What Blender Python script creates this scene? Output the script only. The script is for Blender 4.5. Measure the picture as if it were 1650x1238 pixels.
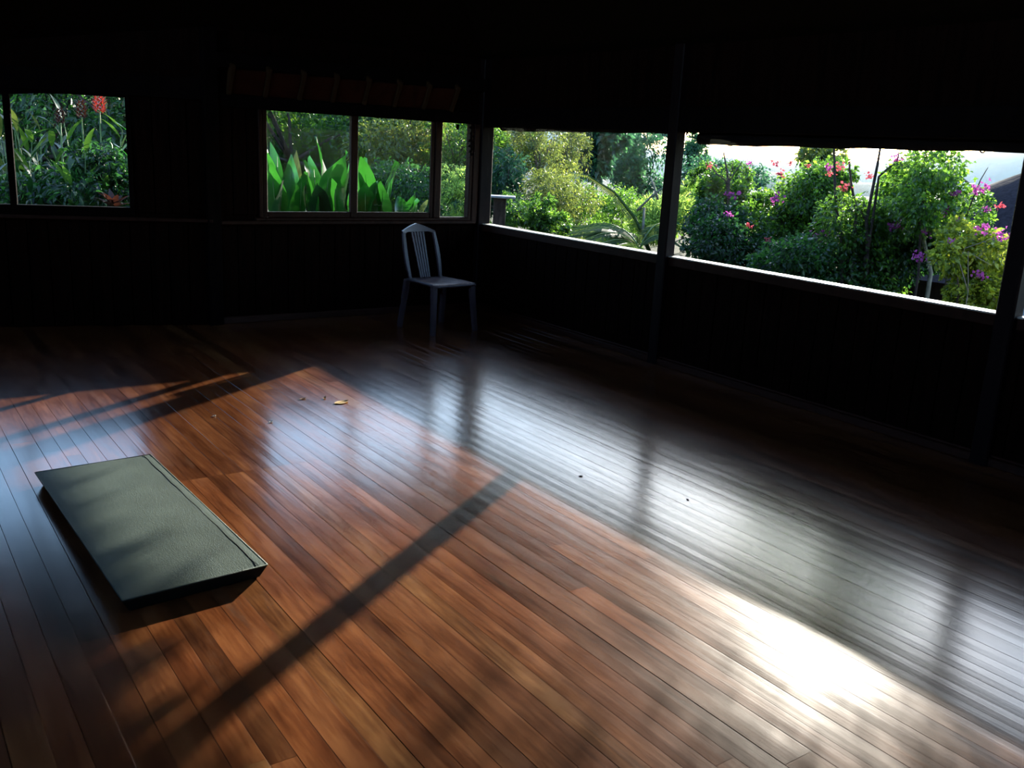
import bpy, math, random
import numpy as np
from mathutils import Vector, Matrix
random.seed(7); rng = np.random.default_rng(7)
scn = bpy.context.scene
for o in list(bpy.data.objects): bpy.data.objects.remove(o)

# ------------------------------------------------------------------ camera, sky, sun, exposure
W, H = 1650.0, 1238.0
FPX = 1498.69
CAM = Vector((-5.1346, -7.845, 1.6))
YAW, PIT, ROL = 0.6226, 0.2489, 0.0534
cF = Vector((math.sin(YAW)*math.cos(PIT), math.cos(YAW)*math.cos(PIT), -math.sin(PIT)))
r0 = Vector((math.cos(YAW), -math.sin(YAW), 0)); u0 = r0.cross(cF)
cR = r0*math.cos(ROL) + u0*math.sin(ROL); cU = u0*math.cos(ROL) - r0*math.sin(ROL)
cam_d = bpy.data.cameras.new('camera'); cam = bpy.data.objects.new('camera', cam_d)
scn.collection.objects.link(cam)
cam_d.sensor_width = 36.0; cam_d.lens = FPX/W*36.0; cam_d.clip_end = 3000; cam_d.clip_start = 0.05
cam.matrix_world = Matrix(((cR.x, cU.x, -cF.x, CAM.x), (cR.y, cU.y, -cF.y, CAM.y), (cR.z, cU.z, -cF.z, CAM.z), (0, 0, 0, 1)))
scn.camera = cam

SUN_AZ, SUN_EL = 0.9964, math.radians(15.91)
SUN = Vector((math.sin(SUN_AZ)*math.cos(SUN_EL), math.cos(SUN_AZ)*math.cos(SUN_EL), math.sin(SUN_EL)))
world = bpy.data.worlds.new('world'); scn.world = world; world.use_nodes = True
wn = world.node_tree; wn.nodes.clear()
sky = wn.nodes.new('ShaderNodeTexSky'); sky.sky_type = 'NISHITA'; sky.sun_disc = False
sky.sun_elevation = SUN_EL; sky.sun_rotation = SUN_AZ; sky.air_density = 1.0; sky.dust_density = 0.8; sky.ozone_density = 3.0
bg = wn.nodes.new('ShaderNodeBackground'); bg.inputs[1].default_value = 0.64
wo = wn.nodes.new('ShaderNodeOutputWorld')
wn.links.new(sky.outputs[0], bg.inputs[0]); wn.links.new(bg.outputs[0], wo.inputs[0])
sun_d = bpy.data.lights.new('sun', 'SUN'); sun_d.energy = 12.0; sun_d.color = (1.0, 0.93, 0.82); sun_d.angle = math.radians(0.7)
sun = bpy.data.objects.new('sun', sun_d); scn.collection.objects.link(sun)
sun.rotation_euler = SUN.to_track_quat('Z', 'Y').to_euler(); sun.location = (20, 13, 12)

scn.view_settings.view_transform = 'Standard'; scn.view_settings.look = 'None'
scn.view_settings.exposure = 0.45; scn.view_settings.gamma = 1.0; scn.view_settings.use_curve_mapping = False
scn.cycles.use_denoising = True; scn.cycles.denoising_input_passes = 'RGB'
scn.cycles.max_bounces = 8; scn.cycles.transparent_max_bounces = 16
scn.cycles.volume_bounces = 0; scn.cycles.caustics_reflective = False; scn.cycles.caustics_refractive = False

# ------------------------------------------------------------------ helpers
col = scn.collection
def ray(px, py):
    d = cF + cR*((px-W/2)/FPX) - cU*((py-H/2)/FPX); return d.normalized()
def at(px, py, dist):
    """world point seen at a pixel, at a horizontal distance from the viewpoint"""
    d = ray(px, py); k = dist/math.hypot(d.x, d.y); return CAM + d*k
def mpp(dist): return dist/FPX*1.02            # metres per pixel at a distance

def link(o, parent=None):
    col.objects.link(o)
    if parent: o.parent = parent
    return o
def mesh_obj(name, verts, faces, mat=None, parent=None, smooth=False, loc=None):
    me = bpy.data.meshes.new(name); me.from_pydata([tuple(v) for v in verts], [], faces); me.update()
    if mat: me.materials.append(mat)
    if smooth: me.polygons.foreach_set('use_smooth', [True]*len(me.polygons))
    o = bpy.data.objects.new(name, me)
    if loc is not None: o.location = loc
    return link(o, parent)
def empty(name, loc=(0, 0, 0), rz=0.0):
    o = bpy.data.objects.new(name, None); o.location = loc; o.rotation_euler = (0, 0, rz); o.empty_display_size = 0.1
    return link(o)
def tag(o, label, cat=None, group=None, kind=None):
    o['label'] = label
    if cat: o['category'] = cat
    if group: o['group'] = group
    if kind: o['kind'] = kind
    return o
class MB:
    def __init__(s): s.v = []; s.f = []
    def add(s, v, f):
        n = len(s.v); s.v += [Vector(q) for q in v]; s.f += [tuple(i+n for i in q) for q in f]; return s
    def box(s, a, b):
        (x0, y0, z0), (x1, y1, z1) = a, b
        x0, x1 = min(x0, x1), max(x0, x1); y0, y1 = min(y0, y1), max(y0, y1); z0, z1 = min(z0, z1), max(z0, z1)
        return s.add([(x0,y0,z0),(x1,y0,z0),(x1,y1,z0),(x0,y1,z0),(x0,y0,z1),(x1,y0,z1),(x1,y1,z1),(x0,y1,z1)],
                     [(0,3,2,1),(4,5,6,7),(0,1,5,4),(1,2,6,5),(2,3,7,6),(3,0,4,7)])
    def cbox(s, a, b, c=0.006):
        """box with all edges chamfered"""
        lo = [min(p, q) for p, q in zip(a, b)]; hi = [max(p, q) for p, q in zip(a, b)]
        c = min(c, *[(h-l)*0.45 for l, h in zip(lo, hi)])
        import itertools
        pts = {}; V = []
        for sx, sy, sz in itertools.product((0, 1), repeat=3):
            P = [(lo, hi)[k][i] for i, k in enumerate((sx, sy, sz))]; D = [1 if k == 0 else -1 for k in (sx, sy, sz)]
            for ax in range(3):
                q = [P[i] + (0 if i == ax else D[i]*c) for i in range(3)]
                pts[(sx, sy, sz, ax)] = len(V); V.append(q)
        Fc = []
        for ax in range(3):
            i, j = [k for k in range(3) if k != ax]
            for sd in (0, 1):
                q = []
                for (p, r) in ((0,0),(1,0),(1,1),(0,1)):
                    t = [0,0,0]; t[ax] = sd; t[i] = p; t[j] = r; q.append(pts[(*t, ax)])
                Fc.append(q)
        for ax in range(3):
            i, j = [k for k in range(3) if k != ax]
            for p in (0, 1):
                for r in (0, 1):
                    A = [0,0,0]; A[i] = p; A[j] = r; B = A[:]; B[ax] = 1
                    Fc.append([pts[(*A, i)], pts[(*A, j)], pts[(*B, j)], pts[(*B, i)]])
        for t in itertools.product((0, 1), repeat=3):
            Fc.append([pts[(*t, 0)], pts[(*t, 1)], pts[(*t, 2)]])
        ctr = Vector([(l+h)/2 for l, h in zip(lo, hi)])
        out = []
        for q in Fc:
            n = (Vector(V[q[1]])-Vector(V[q[0]])).cross(Vector(V[q[2]])-Vector(V[q[0]]))
            m = sum((Vector(V[k]) for k in q), Vector())/len(q) - ctr
            out.append(tuple(q) if n.dot(m) > 0 else tuple(reversed(q)))
        return s.add(V, out)
    def tube(s, pts, rad, n=6, caps=True):
        pts = [Vector(p) for p in pts]
        if not hasattr(rad, '__len__'): rad = [rad]*len(pts)
        rings = []; up = Vector((0.13, 0.21, 0.97))
        for i, p in enumerate(pts):
            t = (pts[min(i+1, len(pts)-1)] - pts[max(i-1, 0)]).normalized()
            a = t.cross(up)
            if a.length < 0.1: a = t.cross(Vector((1, 0, 0)))
            a.normalize(); b = t.cross(a)
            rings.append([p + (a*math.cos(2*math.pi*k/n) + b*math.sin(2*math.pi*k/n))*rad[i] for k in range(n)])
        V = [v for r in rings for v in r]; F = []
        for i in range(len(pts)-1):
            for k in range(n):
                F.append((i*n+k, i*n+(k+1) % n, (i+1)*n+(k+1) % n, (i+1)*n+k))
        if caps: F.append(tuple(range(n-1, -1, -1))); F.append(tuple(range((len(pts)-1)*n, len(pts)*n)))
        return s.add(V, F)
    def xf(s, M):
        s.v = [M @ v for v in s.v]; return s
    def build(s, name, mat, parent=None, smooth=False, loc=None):
        return mesh_obj(name, s.v, s.f, mat, parent, smooth, loc)

# ------------------------------------------------------------------ materials
def nt(name):
    m = bpy.data.materials.new(name); m.use_nodes = True; t = m.node_tree; t.nodes.clear()
    out = t.nodes.new('ShaderNodeOutputMaterial'); return m, t, out
def N(t, typ, **kw):
    n = t.nodes.new(typ)
    for k, v in kw.items(): setattr(n, k, v)
    return n
def ramp(t, stops):
    r = N(t, 'ShaderNodeValToRGB'); e = r.color_ramp.elements
    while len(e) > 1: e.remove(e[-1])
    e[0].position = stops[0][0]; e[0].color = (*stops[0][1], 1)
    for p, c in stops[1:]:
        q = e.new(p); q.color = (*c, 1)
    return r
def simple(name, c, rough=0.6, var=0.35, scale=(6, 6, 6), bump=0.15, spec=0.4, coat=0.0, detail=5):
    """one colour with procedural grain and fine relief"""
    m, t, out = nt(name); L = t.links.new
    b = N(t, 'ShaderNodeBsdfPrincipled'); L(b.outputs[0], out.inputs[0])
    g = N(t, 'ShaderNodeNewGeometry'); mp = N(t, 'ShaderNodeMapping'); mp.inputs['Scale'].default_value = scale
    L(g.outputs['Position'], mp.inputs[0])
    no = N(t, 'ShaderNodeTexNoise'); no.inputs['Scale'].default_value = 1.0; no.inputs['Detail'].default_value = detail
    L(mp.outputs[0], no.inputs[0])
    lo = tuple(max(0, q*(1-var)) for q in c); hi = tuple(min(1, q*(1+var)) for q in c)
    r = ramp(t, [(0.3, lo), (0.7, hi)]); L(no.outputs[0], r.inputs[0]); L(r.outputs[0], b.inputs['Base Color'])
    b.inputs['Roughness'].default_value = rough; b.inputs['Specular IOR Level'].default_value = spec
    b.inputs['Coat Weight'].default_value = coat
    if bump:
        bp = N(t, 'ShaderNodeBump'); bp.inputs['Strength'].default_value = bump; bp.inputs['Distance'].default_value = 0.01
        L(no.outputs[0], bp.inputs['Height']); L(bp.outputs[0], b.inputs['Normal'])
    return m

def floor_material():
    m, t, out = nt('worn_floorboard'); L = t.links.new
    b = N(t, 'ShaderNodeBsdfPrincipled'); L(b.outputs[0], out.inputs[0])
    g = N(t, 'ShaderNodeNewGeometry'); oi = N(t, 'ShaderNodeObjectInfo')
    off = N(t, 'ShaderNodeVectorMath', operation='SCALE'); off.inputs[0].default_value = (13.1, 37.7, 5.3)
    L(oi.outputs['Random'], off.inputs['Scale'])
    add = N(t, 'ShaderNodeVectorMath', operation='ADD'); L(g.outputs['Position'], add.inputs[0]); L(off.outputs[0], add.inputs[1])
    def noise(scale, detail=6, rough=0.6, src=add, dist=0.0):
        mp = N(t, 'ShaderNodeMapping'); mp.inputs['Scale'].default_value = scale; L(src.outputs['Position' if src is g else 0], mp.inputs[0])
        n = N(t, 'ShaderNodeTexNoise'); n.inputs['Scale'].default_value = 1; n.inputs['Detail'].default_value = detail
        n.inputs['Roughness'].default_value = rough; n.inputs['Distortion'].default_value = dist; L(mp.outputs[0], n.inputs[0]); return n
    grain = noise((70, 3.5, 10), 7, 0.65, dist=0.6)       # long fibres along the board
    blot = noise((9, 2.2, 5), 5, 0.6)                       # blotches inside a board
    wear = noise((7, 1.1, 3), 6, 0.7)                # worn traffic patches across boards
    scr = noise((300, 110, 20), 3, 0.6, src=g, dist=2.0)     # short scratches
    base = ramp(t, [(0.34, (0.060, 0.017, 0.0065)), (0.5, (0.165, 0.052, 0.017)), (0.66, (0.285, 0.104, 0.034))])
    mix1 = N(t, 'ShaderNodeMath', operation='MULTIPLY_ADD'); mix1.inputs[1].default_value = 0.55; L(blot.outputs[0], mix1.inputs[0])
    gm = N(t, 'ShaderNodeMath', operation='MULTIPLY'); gm.inputs[1].default_value = 0.45; L(grain.outputs[0], gm.inputs[0]); L(gm.outputs[0], mix1.inputs[2])
    L(mix1.outputs[0], base.inputs[0])
    tone = N(t, 'ShaderNodeMix', data_type='RGBA', blend_type='MULTIPLY'); tone.inputs[0].default_value = 1
    L(base.outputs[0], tone.inputs[6]); L(oi.outputs['Color'], tone.inputs[7])
    # grey scuffed wear, only where worn noise is high
    wr = ramp(t, [(0.58, (0, 0, 0)), (0.72, (1, 1, 1))]); L(wear.outputs[0], wr.inputs[0])
    sr = ramp(t, [(0.54, (0.12, 0.12, 0.12)), (0.66, (1, 1, 1))]); L(scr.outputs[0], sr.inputs[0])
    wm = N(t, 'ShaderNodeMath', operation='MULTIPLY'); L(wr.outputs[0], wm.inputs[0]); L(sr.outputs[0], wm.inputs[1])
    wm2 = N(t, 'ShaderNodeMath', operation='MULTIPLY'); wm2.inputs[1].default_value = 0.75; L(wm.outputs[0], wm2.inputs[0])
    mixw = N(t, 'ShaderNodeMix', data_type='RGBA'); L(wm2.outputs[0], mixw.inputs[0]); L(tone.outputs[2], mixw.inputs[6])
    mixw.inputs[7].default_value = (0.15, 0.13, 0.10, 1)
    L(mixw.outputs[2], b.inputs['Base Color'])
    rr = N(t, 'ShaderNodeMapRange'); rr.inputs[3].default_value = 0.14; rr.inputs[4].default_value = 0.26
    L(blot.outputs[0], rr.inputs[0])
    ra = N(t, 'ShaderNodeMath', operation='MULTIPLY_ADD'); ra.inputs[1].default_value = 0.0; L(wm.outputs[0], ra.inputs[0]); L(rr.outputs[0], ra.inputs[2])
    L(ra.outputs[0], b.inputs['Roughness'])
    b.inputs['IOR'].default_value = 1.72
    bp = N(t, 'ShaderNodeBump'); bp.inputs['Strength'].default_value = 0.05; bp.inputs['Distance'].default_value = 0.003
    cup = noise((24, 0.35, 5), 1, 0.5); L(cup.outputs[0], bp.inputs['Height'])
    streak = noise((70, 0.8, 6), 2, 0.5)                   # long shallow ripples left by planing
    bp2 = N(t, 'ShaderNodeBump'); bp2.inputs['Strength'].default_value = 0.06; bp2.inputs['Distance'].default_value = 0.003
    L(streak.outputs[0], bp2.inputs['Height']); L(bp.outputs[0], bp2.inputs['Normal'])
    L(bp2.outputs[0], b.inputs['Normal'])
    return m

def leaf_material(name, c, trans, gloss=0.4, spec=0.35, var=0.6):
    m, t, out = nt(name); L = t.links.new
    at_ = N(t, 'ShaderNodeAttribute', attribute_name='tint')
    oi = N(t, 'ShaderNodeObjectInfo')
    sm = N(t, 'ShaderNodeMath', operation='ADD'); L(at_.outputs['Fac'], sm.inputs[0])
    rm = N(t, 'ShaderNodeMath', operation='MULTIPLY'); rm.inputs[1].default_value = 0.25; L(oi.outputs['Random'], rm.inputs[0]); L(rm.outputs[0], sm.inputs[1])
    g = N(t, 'ShaderNodeNewGeometry'); no = N(t, 'ShaderNodeTexNoise'); no.inputs['Scale'].default_value = 9; L(g.outputs['Position'], no.inputs[0])
    nm = N(t, 'ShaderNodeMath', operation='MULTIPLY_ADD'); nm.inputs[1].default_value = 0.3; L(no.outputs[0], nm.inputs[0]); L(sm.outputs[0], nm.inputs[2])
    def rp(c):
        lo = tuple(q*(1-var) for q in c); hi = (min(1, c[0]*(1+var*2.6)), min(1, c[1]*(1+var*1.8)), c[2]*(1+var*0.8))
        r = ramp(t, [(0.25, lo), (0.70, c), (1.0, hi)]); L(nm.outputs[0], r.inputs[0]); return r
    d = N(t, 'ShaderNodeBsdfPrincipled'); L(rp(c).outputs[0], d.inputs['Base Color']); d.inputs['Roughness'].default_value = gloss
    d.inputs['Specular IOR Level'].default_value = spec
    tr = N(t, 'ShaderNodeBsdfTranslucent'); L(rp(trans).outputs[0], tr.inputs[0])
    ad = N(t, 'ShaderNodeAddShader'); L(d.outputs[0], ad.inputs[0]); L(tr.outputs[0], ad.inputs[1]); L(ad.outputs[0], out.inputs[0])
    return m

def glass_material(name):
    """thin window pane: clear, reflecting by angle, with faint smears"""
    m, t, out = nt(name); L = t.links.new
    tr = N(t, 'ShaderNodeBsdfTransparent'); tr.inputs[0].default_value = (0.97, 0.99, 0.98, 1)
    gl = N(t, 'ShaderNodeBsdfGlossy'); gl.inputs['Roughness'].default_value = 0.02
    fr = N(t, 'ShaderNodeFresnel'); fr.inputs[0].default_value = 1.45
    gq = N(t, 'ShaderNodeNewGeometry'); io = N(t, 'ShaderNodeMapRange'); io.inputs[3].default_value = 1.45; io.inputs[4].default_value = 1/1.45
    L(gq.outputs['Backfacing'], io.inputs[0]); L(io.outputs[0], fr.inputs[0])      # both faces of the thin pane reflect alike
    fs = N(t, 'ShaderNodeMath', operation='MULTIPLY'); fs.inputs[1].default_value = 0.12; L(fr.outputs[0], fs.inputs[0])
    m1 = N(t, 'ShaderNodeMixShader'); L(fs.outputs[0], m1.inputs[0]); L(tr.outputs[0], m1.inputs[1]); L(gl.outputs[0], m1.inputs[2])
    # faint smears: slightly varying clarity of the pane
    g = N(t, 'ShaderNodeNewGeometry'); no = N(t, 'ShaderNodeTexNoise'); no.inputs['Scale'].default_value = 3.2; no.inputs['Detail'].default_value = 6
    L(g.outputs['Position'], no.inputs[0]); r = ramp(t, [(0.35, (0.98, 0.99, 0.985)), (0.75, (0.93, 0.95, 0.94))]); L(no.outputs[0], r.inputs[0]); L(r.outputs[0], tr.inputs[0])
    L(m1.outputs[0], out.inputs[0]); return m

M = dict(
    floor=floor_material(),
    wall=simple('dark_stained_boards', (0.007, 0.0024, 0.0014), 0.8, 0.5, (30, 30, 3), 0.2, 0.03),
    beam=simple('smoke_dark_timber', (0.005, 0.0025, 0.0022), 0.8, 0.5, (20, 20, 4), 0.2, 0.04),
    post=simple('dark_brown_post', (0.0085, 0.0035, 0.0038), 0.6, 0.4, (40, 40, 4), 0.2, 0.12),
    frame=simple('reddish_frame_wood', (0.028, 0.0095, 0.0055), 0.55, 0.4, (30, 30, 5), 0.15, 0.12),
    soffit=simple('soffit_lit_red_brown', (0.040, 0.008, 0.003), 0.8, 0.4, (12, 12, 12), 0.2, 0.1),  # lighter than the roof around it: bounced light put into the colour
    rafter=simple('pale_rafter', (0.045, 0.020, 0.008), 0.8, 0.4, (30, 30, 30), 0.2, 0.1),
    skirting=simple('red_skirting', (0.040, 0.010, 0.005), 0.6, 0.4, (20, 20, 20), 0.1, 0.3),
    sill=simple('weathered_pale_sill', (0.72, 0.66, 0.56), 0.5, 0.2, (30, 4, 30), 0.15, 0.4),
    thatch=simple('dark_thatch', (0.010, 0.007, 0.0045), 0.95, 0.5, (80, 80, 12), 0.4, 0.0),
    blind=simple('dark_bamboo_blind', (0.008, 0.0045, 0.004), 0.8, 0.4, (60, 8, 60), 0.2, 0.1),
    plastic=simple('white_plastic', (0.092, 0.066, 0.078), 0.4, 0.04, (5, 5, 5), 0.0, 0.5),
    glass=glass_material('window_glass'),
    bark=simple('grey_bark', (0.07, 0.05, 0.042), 0.9, 0.5, (25, 25, 8), 0.6, 0.1),
    palebark=simple('pale_branch_bark', (0.22, 0.19, 0.15), 0.85, 0.4, (25, 25, 8), 0.5, 0.2),
    stem=simple('green_stem', (0.10, 0.17, 0.035), 0.5, 0.4, (20, 20, 5), 0.1, 0.4),
    ground=simple('garden_soil_and_grass', (0.016, 0.026, 0.008), 0.95, 0.6, (1.3, 1.3, 1.3), 0.4, 0.1),
    hill=simple('forested_hill', (0.035, 0.06, 0.03), 0.95, 0.5, (0.15, 0.15, 0.15), 0.5, 0.05),
    slate=simple('dark_hut_thatch', (0.030, 0.024, 0.030), 0.95, 0.4, (30, 30, 6), 0.4, 0.05),
    concrete=simple('pale_grey_render', (0.45, 0.43, 0.43), 0.9, 0.15, (6, 6, 6), 0.2, 0.1),
    metal=simple('weathered_grey_board', (0.40, 0.41, 0.46), 0.5, 0.2, (10, 10, 10), 0.1, 0.4),
    dryleaf=simple('dry_tan_leaf', (0.60, 0.42, 0.20), 0.8, 0.3, (60, 60, 60), 0.2, 0.2),
    petal=simple('pale_petal', (0.75, 0.73, 0.66), 0.7, 0.1, (60, 60, 60), 0.0, 0.2),
    debris=simple('dark_seed_husk', (0.02, 0.012, 0.01), 0.7, 0.3, (60, 60, 60), 0.2, 0.2),
    green=leaf_material('green_leaf', (0.022, 0.055, 0.011), (0.072, 0.165, 0.018)),
    dark=leaf_material('dark_green_leaf', (0.008, 0.026, 0.008), (0.017, 0.066, 0.012)),
    yellow=leaf_material('yellow_green_leaf', (0.040, 0.060, 0.014), (0.090, 0.125, 0.022)),
    blue=leaf_material('cool_green_leaf', (0.018, 0.050, 0.028), (0.030, 0.10, 0.042)),
    canna=leaf_material('broad_bright_leaf', (0.018, 0.065, 0.009), (0.022, 0.135, 0.012), 0.25, 0.6, 0.45),
    lime=leaf_material('lime_green_leaf', (0.075, 0.105, 0.016), (0.21, 0.26, 0.028)),
    fern=leaf_material('pale_fern_leaf', (0.065, 0.11, 0.035), (0.19, 0.30, 0.065), 0.6, 0.12),
    red=leaf_material('red_bract', (0.22, 0.020, 0.016), (0.22, 0.022, 0.012), 0.4, 0.4, 0.3),
    rust=leaf_material('rust_leaf', (0.045, 0.014, 0.009), (0.03, 0.009, 0.005), 0.6, 0.3, 0.3),
    pink=leaf_material('magenta_bract', (0.30, 0.05, 0.22), (0.34, 0.06, 0.25), 0.5, 0.2, 0.3),
    coral=leaf_material('coral_pink_bract', (0.36, 0.05, 0.07), (0.40, 0.06, 0.08), 0.5, 0.2, 0.3),
)
# dimpled grey-green leatherette for the mat
def mat_material():
    m, t, out = nt('grey_green_leatherette'); L = t.links.new
    b = N(t, 'ShaderNodeBsdfPrincipled'); L(b.outputs[0], out.inputs[0])
    g = N(t, 'ShaderNodeNewGeometry')
    n1 = N(t, 'ShaderNodeTexNoise'); n1.inputs['Scale'].default_value = 5; n1.inputs['Detail'].default_value = 5; L(g.outputs['Position'], n1.inputs[0])
    r = ramp(t, [(0.3, (0.040, 0.062, 0.048)), (0.7, (0.074, 0.104, 0.084))]); L(n1.outputs[0], r.inputs[0]); L(r.outputs[0], b.inputs['Base Color'])
    v = N(t, 'ShaderNodeTexVoronoi'); v.inputs['Scale'].default_value = 190; L(g.outputs['Position'], v.inputs[0])
    n2 = N(t, 'ShaderNodeTexNoise'); n2.inputs['Scale'].default_value = 70; n2.inputs['Detail'].default_value = 4; L(g.outputs['Position'], n2.inputs[0])
    ad = N(t, 'ShaderNodeMath', operation='ADD'); L(v.outputs[0], ad.inputs[0]); L(n2.outputs[0], ad.inputs[1])
    bp = N(t, 'ShaderNodeBump'); bp.inputs['Strength'].default_value = 0.35; bp.inputs['Distance'].default_value = 0.003; L(ad.outputs[0], bp.inputs['Height'])
    L(bp.outputs[0], b.inputs['Normal']); b.inputs['Roughness'].default_value = 0.55; b.inputs['Specular IOR Level'].default_value = 0.4
    return m
M['mat'] = mat_material()
M['matside'] = simple('black_mat_side', (0.006, 0.008, 0.007), 0.85, 0.3, (40, 40, 40), 0.1, 0.1)

# ------------------------------------------------------------------ the room
SILL = 0.854
# floor: slab and separate boards running along the right wall
fl = MB().box((-9, -11.5, -0.16), (0.08, 1.0, -0.022)).build('floor', M['floor'])
tag(fl, 'worn red-brown timber floor of narrow boards', kind='structure')
GAP, TH = 0.0007, 0.0215; BW = 1.0
w = 0.5; c = 0.0007; cc = 0.009
prof = [(-w, -TH), (w, -TH), (w, -c), (w-cc, 0), (0, 0.0003), (-w+cc, 0), (-w, -c)]
n = len(prof)
pv = [(x, 0, z) for x, z in prof] + [(x, 1, z) for x, z in prof]
pf = [tuple(range(n)), tuple(range(2*n-1, n-1, -1))] + [((k+1) % n, k, n+k, n+(k+1) % n) for k in range(n)]
pme = bpy.data.meshes.new('floorboard'); pme.from_pydata(pv, [], pf); pme.update(); pme.materials.append(M['floor'])
xe = -0.02; i = 0
while xe > -5.75:
    i += 1; rs = random.Random(100+i); bwid = rs.choice((0.075, 0.082, 0.088, 0.088, 0.095, 0.118)); xc = xe-bwid/2; xe -= bwid
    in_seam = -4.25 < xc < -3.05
    y = 0.0; ends = []
    if in_seam: ends = [-3.62]
    else: ends = [-3.62 + rs.choice((-2.1, -1.4, -0.9, 0.8, 1.5, 2.2)) + rs.uniform(-0.15, 0.15)]
    e = ends[0]
    while e - 2.9 > -8.6: e -= 2.9 + rs.uniform(-0.2, 0.3); ends.append(e)
    e = ends[0]
    while e + 2.9 < -0.3: e += 2.9 + rs.uniform(-0.2, 0.3); ends.append(e)
    if xc < -2.7: top = 0.50 if xc < -4.6 else max(0.0, (-2.66-xc)*0.285)
    else: top = 0.0
    ys = sorted([q for q in ends if -8.8 < q < top-0.2] + [top-0.005, -9.0])
    for a, b in zip(ys[:-1], ys[1:]):
        o = bpy.data.objects.new('floorboard', pme); o.location = (xc, a+0.0008, rs.uniform(-0.0004, 0.0004))
        o.scale = (bwid-GAP, b-a-0.0012, 1); o.rotation_euler = (0, math.radians(rs.gauss(0, 0.2)), 0)
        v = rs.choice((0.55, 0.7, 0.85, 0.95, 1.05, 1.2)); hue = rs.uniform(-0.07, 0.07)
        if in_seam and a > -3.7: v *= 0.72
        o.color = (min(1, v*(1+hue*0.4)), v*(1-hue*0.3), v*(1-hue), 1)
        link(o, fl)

# walls ------------------------------------------------------------
def wall_boards(wall, P0, P1, nrm, z0, z1, bw, mat):
    """vertical boards standing proud of a wall, from P0 to P1 in plan"""
    P0 = Vector((*P0, 0)); P1 = Vector((*P1, 0)); d = P1-P0; L = d.length; k = max(1, round(L/bw)); bw = L/k
    ang = math.atan2(d.y, d.x); nn = Vector((*nrm, 0))
    side = 1 if Vector((-d.y, d.x, 0)).dot(nn) > 0 else -1
    b = MB().cbox((0.002, 0, z0), (bw-0.004, 0.018*side, z1), 0.004)
    me = bpy.data.meshes.new('wall_board'); me.from_pydata([tuple(v) for v in b.v], [], b.f); me.update(); me.materials.append(mat)
    for j in range(k):
        o = bpy.data.objects.new('wall_board', me); o.location = P0 + d*(j/k) + nn*random.uniform(0, 0.003); o.rotation_euler = (0, 0, ang)
        link(o, wall)
TOPZ = 2.45
# right wall (plane x = 0), low wall under the windows and header above
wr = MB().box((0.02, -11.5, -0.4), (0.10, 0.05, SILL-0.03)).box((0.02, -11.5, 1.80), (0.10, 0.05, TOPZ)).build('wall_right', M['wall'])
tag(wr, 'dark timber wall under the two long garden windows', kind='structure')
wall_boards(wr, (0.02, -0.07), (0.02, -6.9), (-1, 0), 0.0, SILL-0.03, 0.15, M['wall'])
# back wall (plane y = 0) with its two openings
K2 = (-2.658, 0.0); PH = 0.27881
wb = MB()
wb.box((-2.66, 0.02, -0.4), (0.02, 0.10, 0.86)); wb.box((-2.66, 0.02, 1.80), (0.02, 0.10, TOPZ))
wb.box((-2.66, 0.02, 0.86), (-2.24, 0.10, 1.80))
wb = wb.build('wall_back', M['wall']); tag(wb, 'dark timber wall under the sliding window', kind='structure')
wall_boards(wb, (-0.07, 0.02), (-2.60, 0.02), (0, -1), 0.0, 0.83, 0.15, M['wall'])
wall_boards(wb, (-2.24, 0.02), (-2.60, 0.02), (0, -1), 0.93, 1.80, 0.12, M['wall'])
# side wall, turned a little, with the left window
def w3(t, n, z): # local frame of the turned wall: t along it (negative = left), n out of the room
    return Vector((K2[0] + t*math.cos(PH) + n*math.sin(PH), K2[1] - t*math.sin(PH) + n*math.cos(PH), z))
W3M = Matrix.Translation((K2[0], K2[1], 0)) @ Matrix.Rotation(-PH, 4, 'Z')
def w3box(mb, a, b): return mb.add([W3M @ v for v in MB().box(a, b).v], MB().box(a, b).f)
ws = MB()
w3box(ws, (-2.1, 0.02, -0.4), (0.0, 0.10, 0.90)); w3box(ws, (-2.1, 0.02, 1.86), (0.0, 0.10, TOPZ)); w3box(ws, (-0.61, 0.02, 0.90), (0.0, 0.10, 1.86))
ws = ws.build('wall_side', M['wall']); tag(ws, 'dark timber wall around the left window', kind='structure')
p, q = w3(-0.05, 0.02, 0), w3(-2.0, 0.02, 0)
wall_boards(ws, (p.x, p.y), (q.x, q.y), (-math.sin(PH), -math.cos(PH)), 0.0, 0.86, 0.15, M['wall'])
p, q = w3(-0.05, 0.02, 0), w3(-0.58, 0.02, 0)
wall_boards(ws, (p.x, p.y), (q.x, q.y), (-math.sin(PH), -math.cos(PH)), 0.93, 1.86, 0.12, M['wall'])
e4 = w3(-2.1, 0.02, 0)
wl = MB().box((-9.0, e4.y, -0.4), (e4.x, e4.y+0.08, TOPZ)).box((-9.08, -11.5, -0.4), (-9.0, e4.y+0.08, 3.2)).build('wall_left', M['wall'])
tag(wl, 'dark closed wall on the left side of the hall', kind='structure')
wrr = MB().box((-9.08, -11.58, -0.4), (0.10, -11.5, 6.5)).build('wall_rear', M['wall']); tag(wrr, 'dark closed wall at the rear of the hall', kind='structure')

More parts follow.
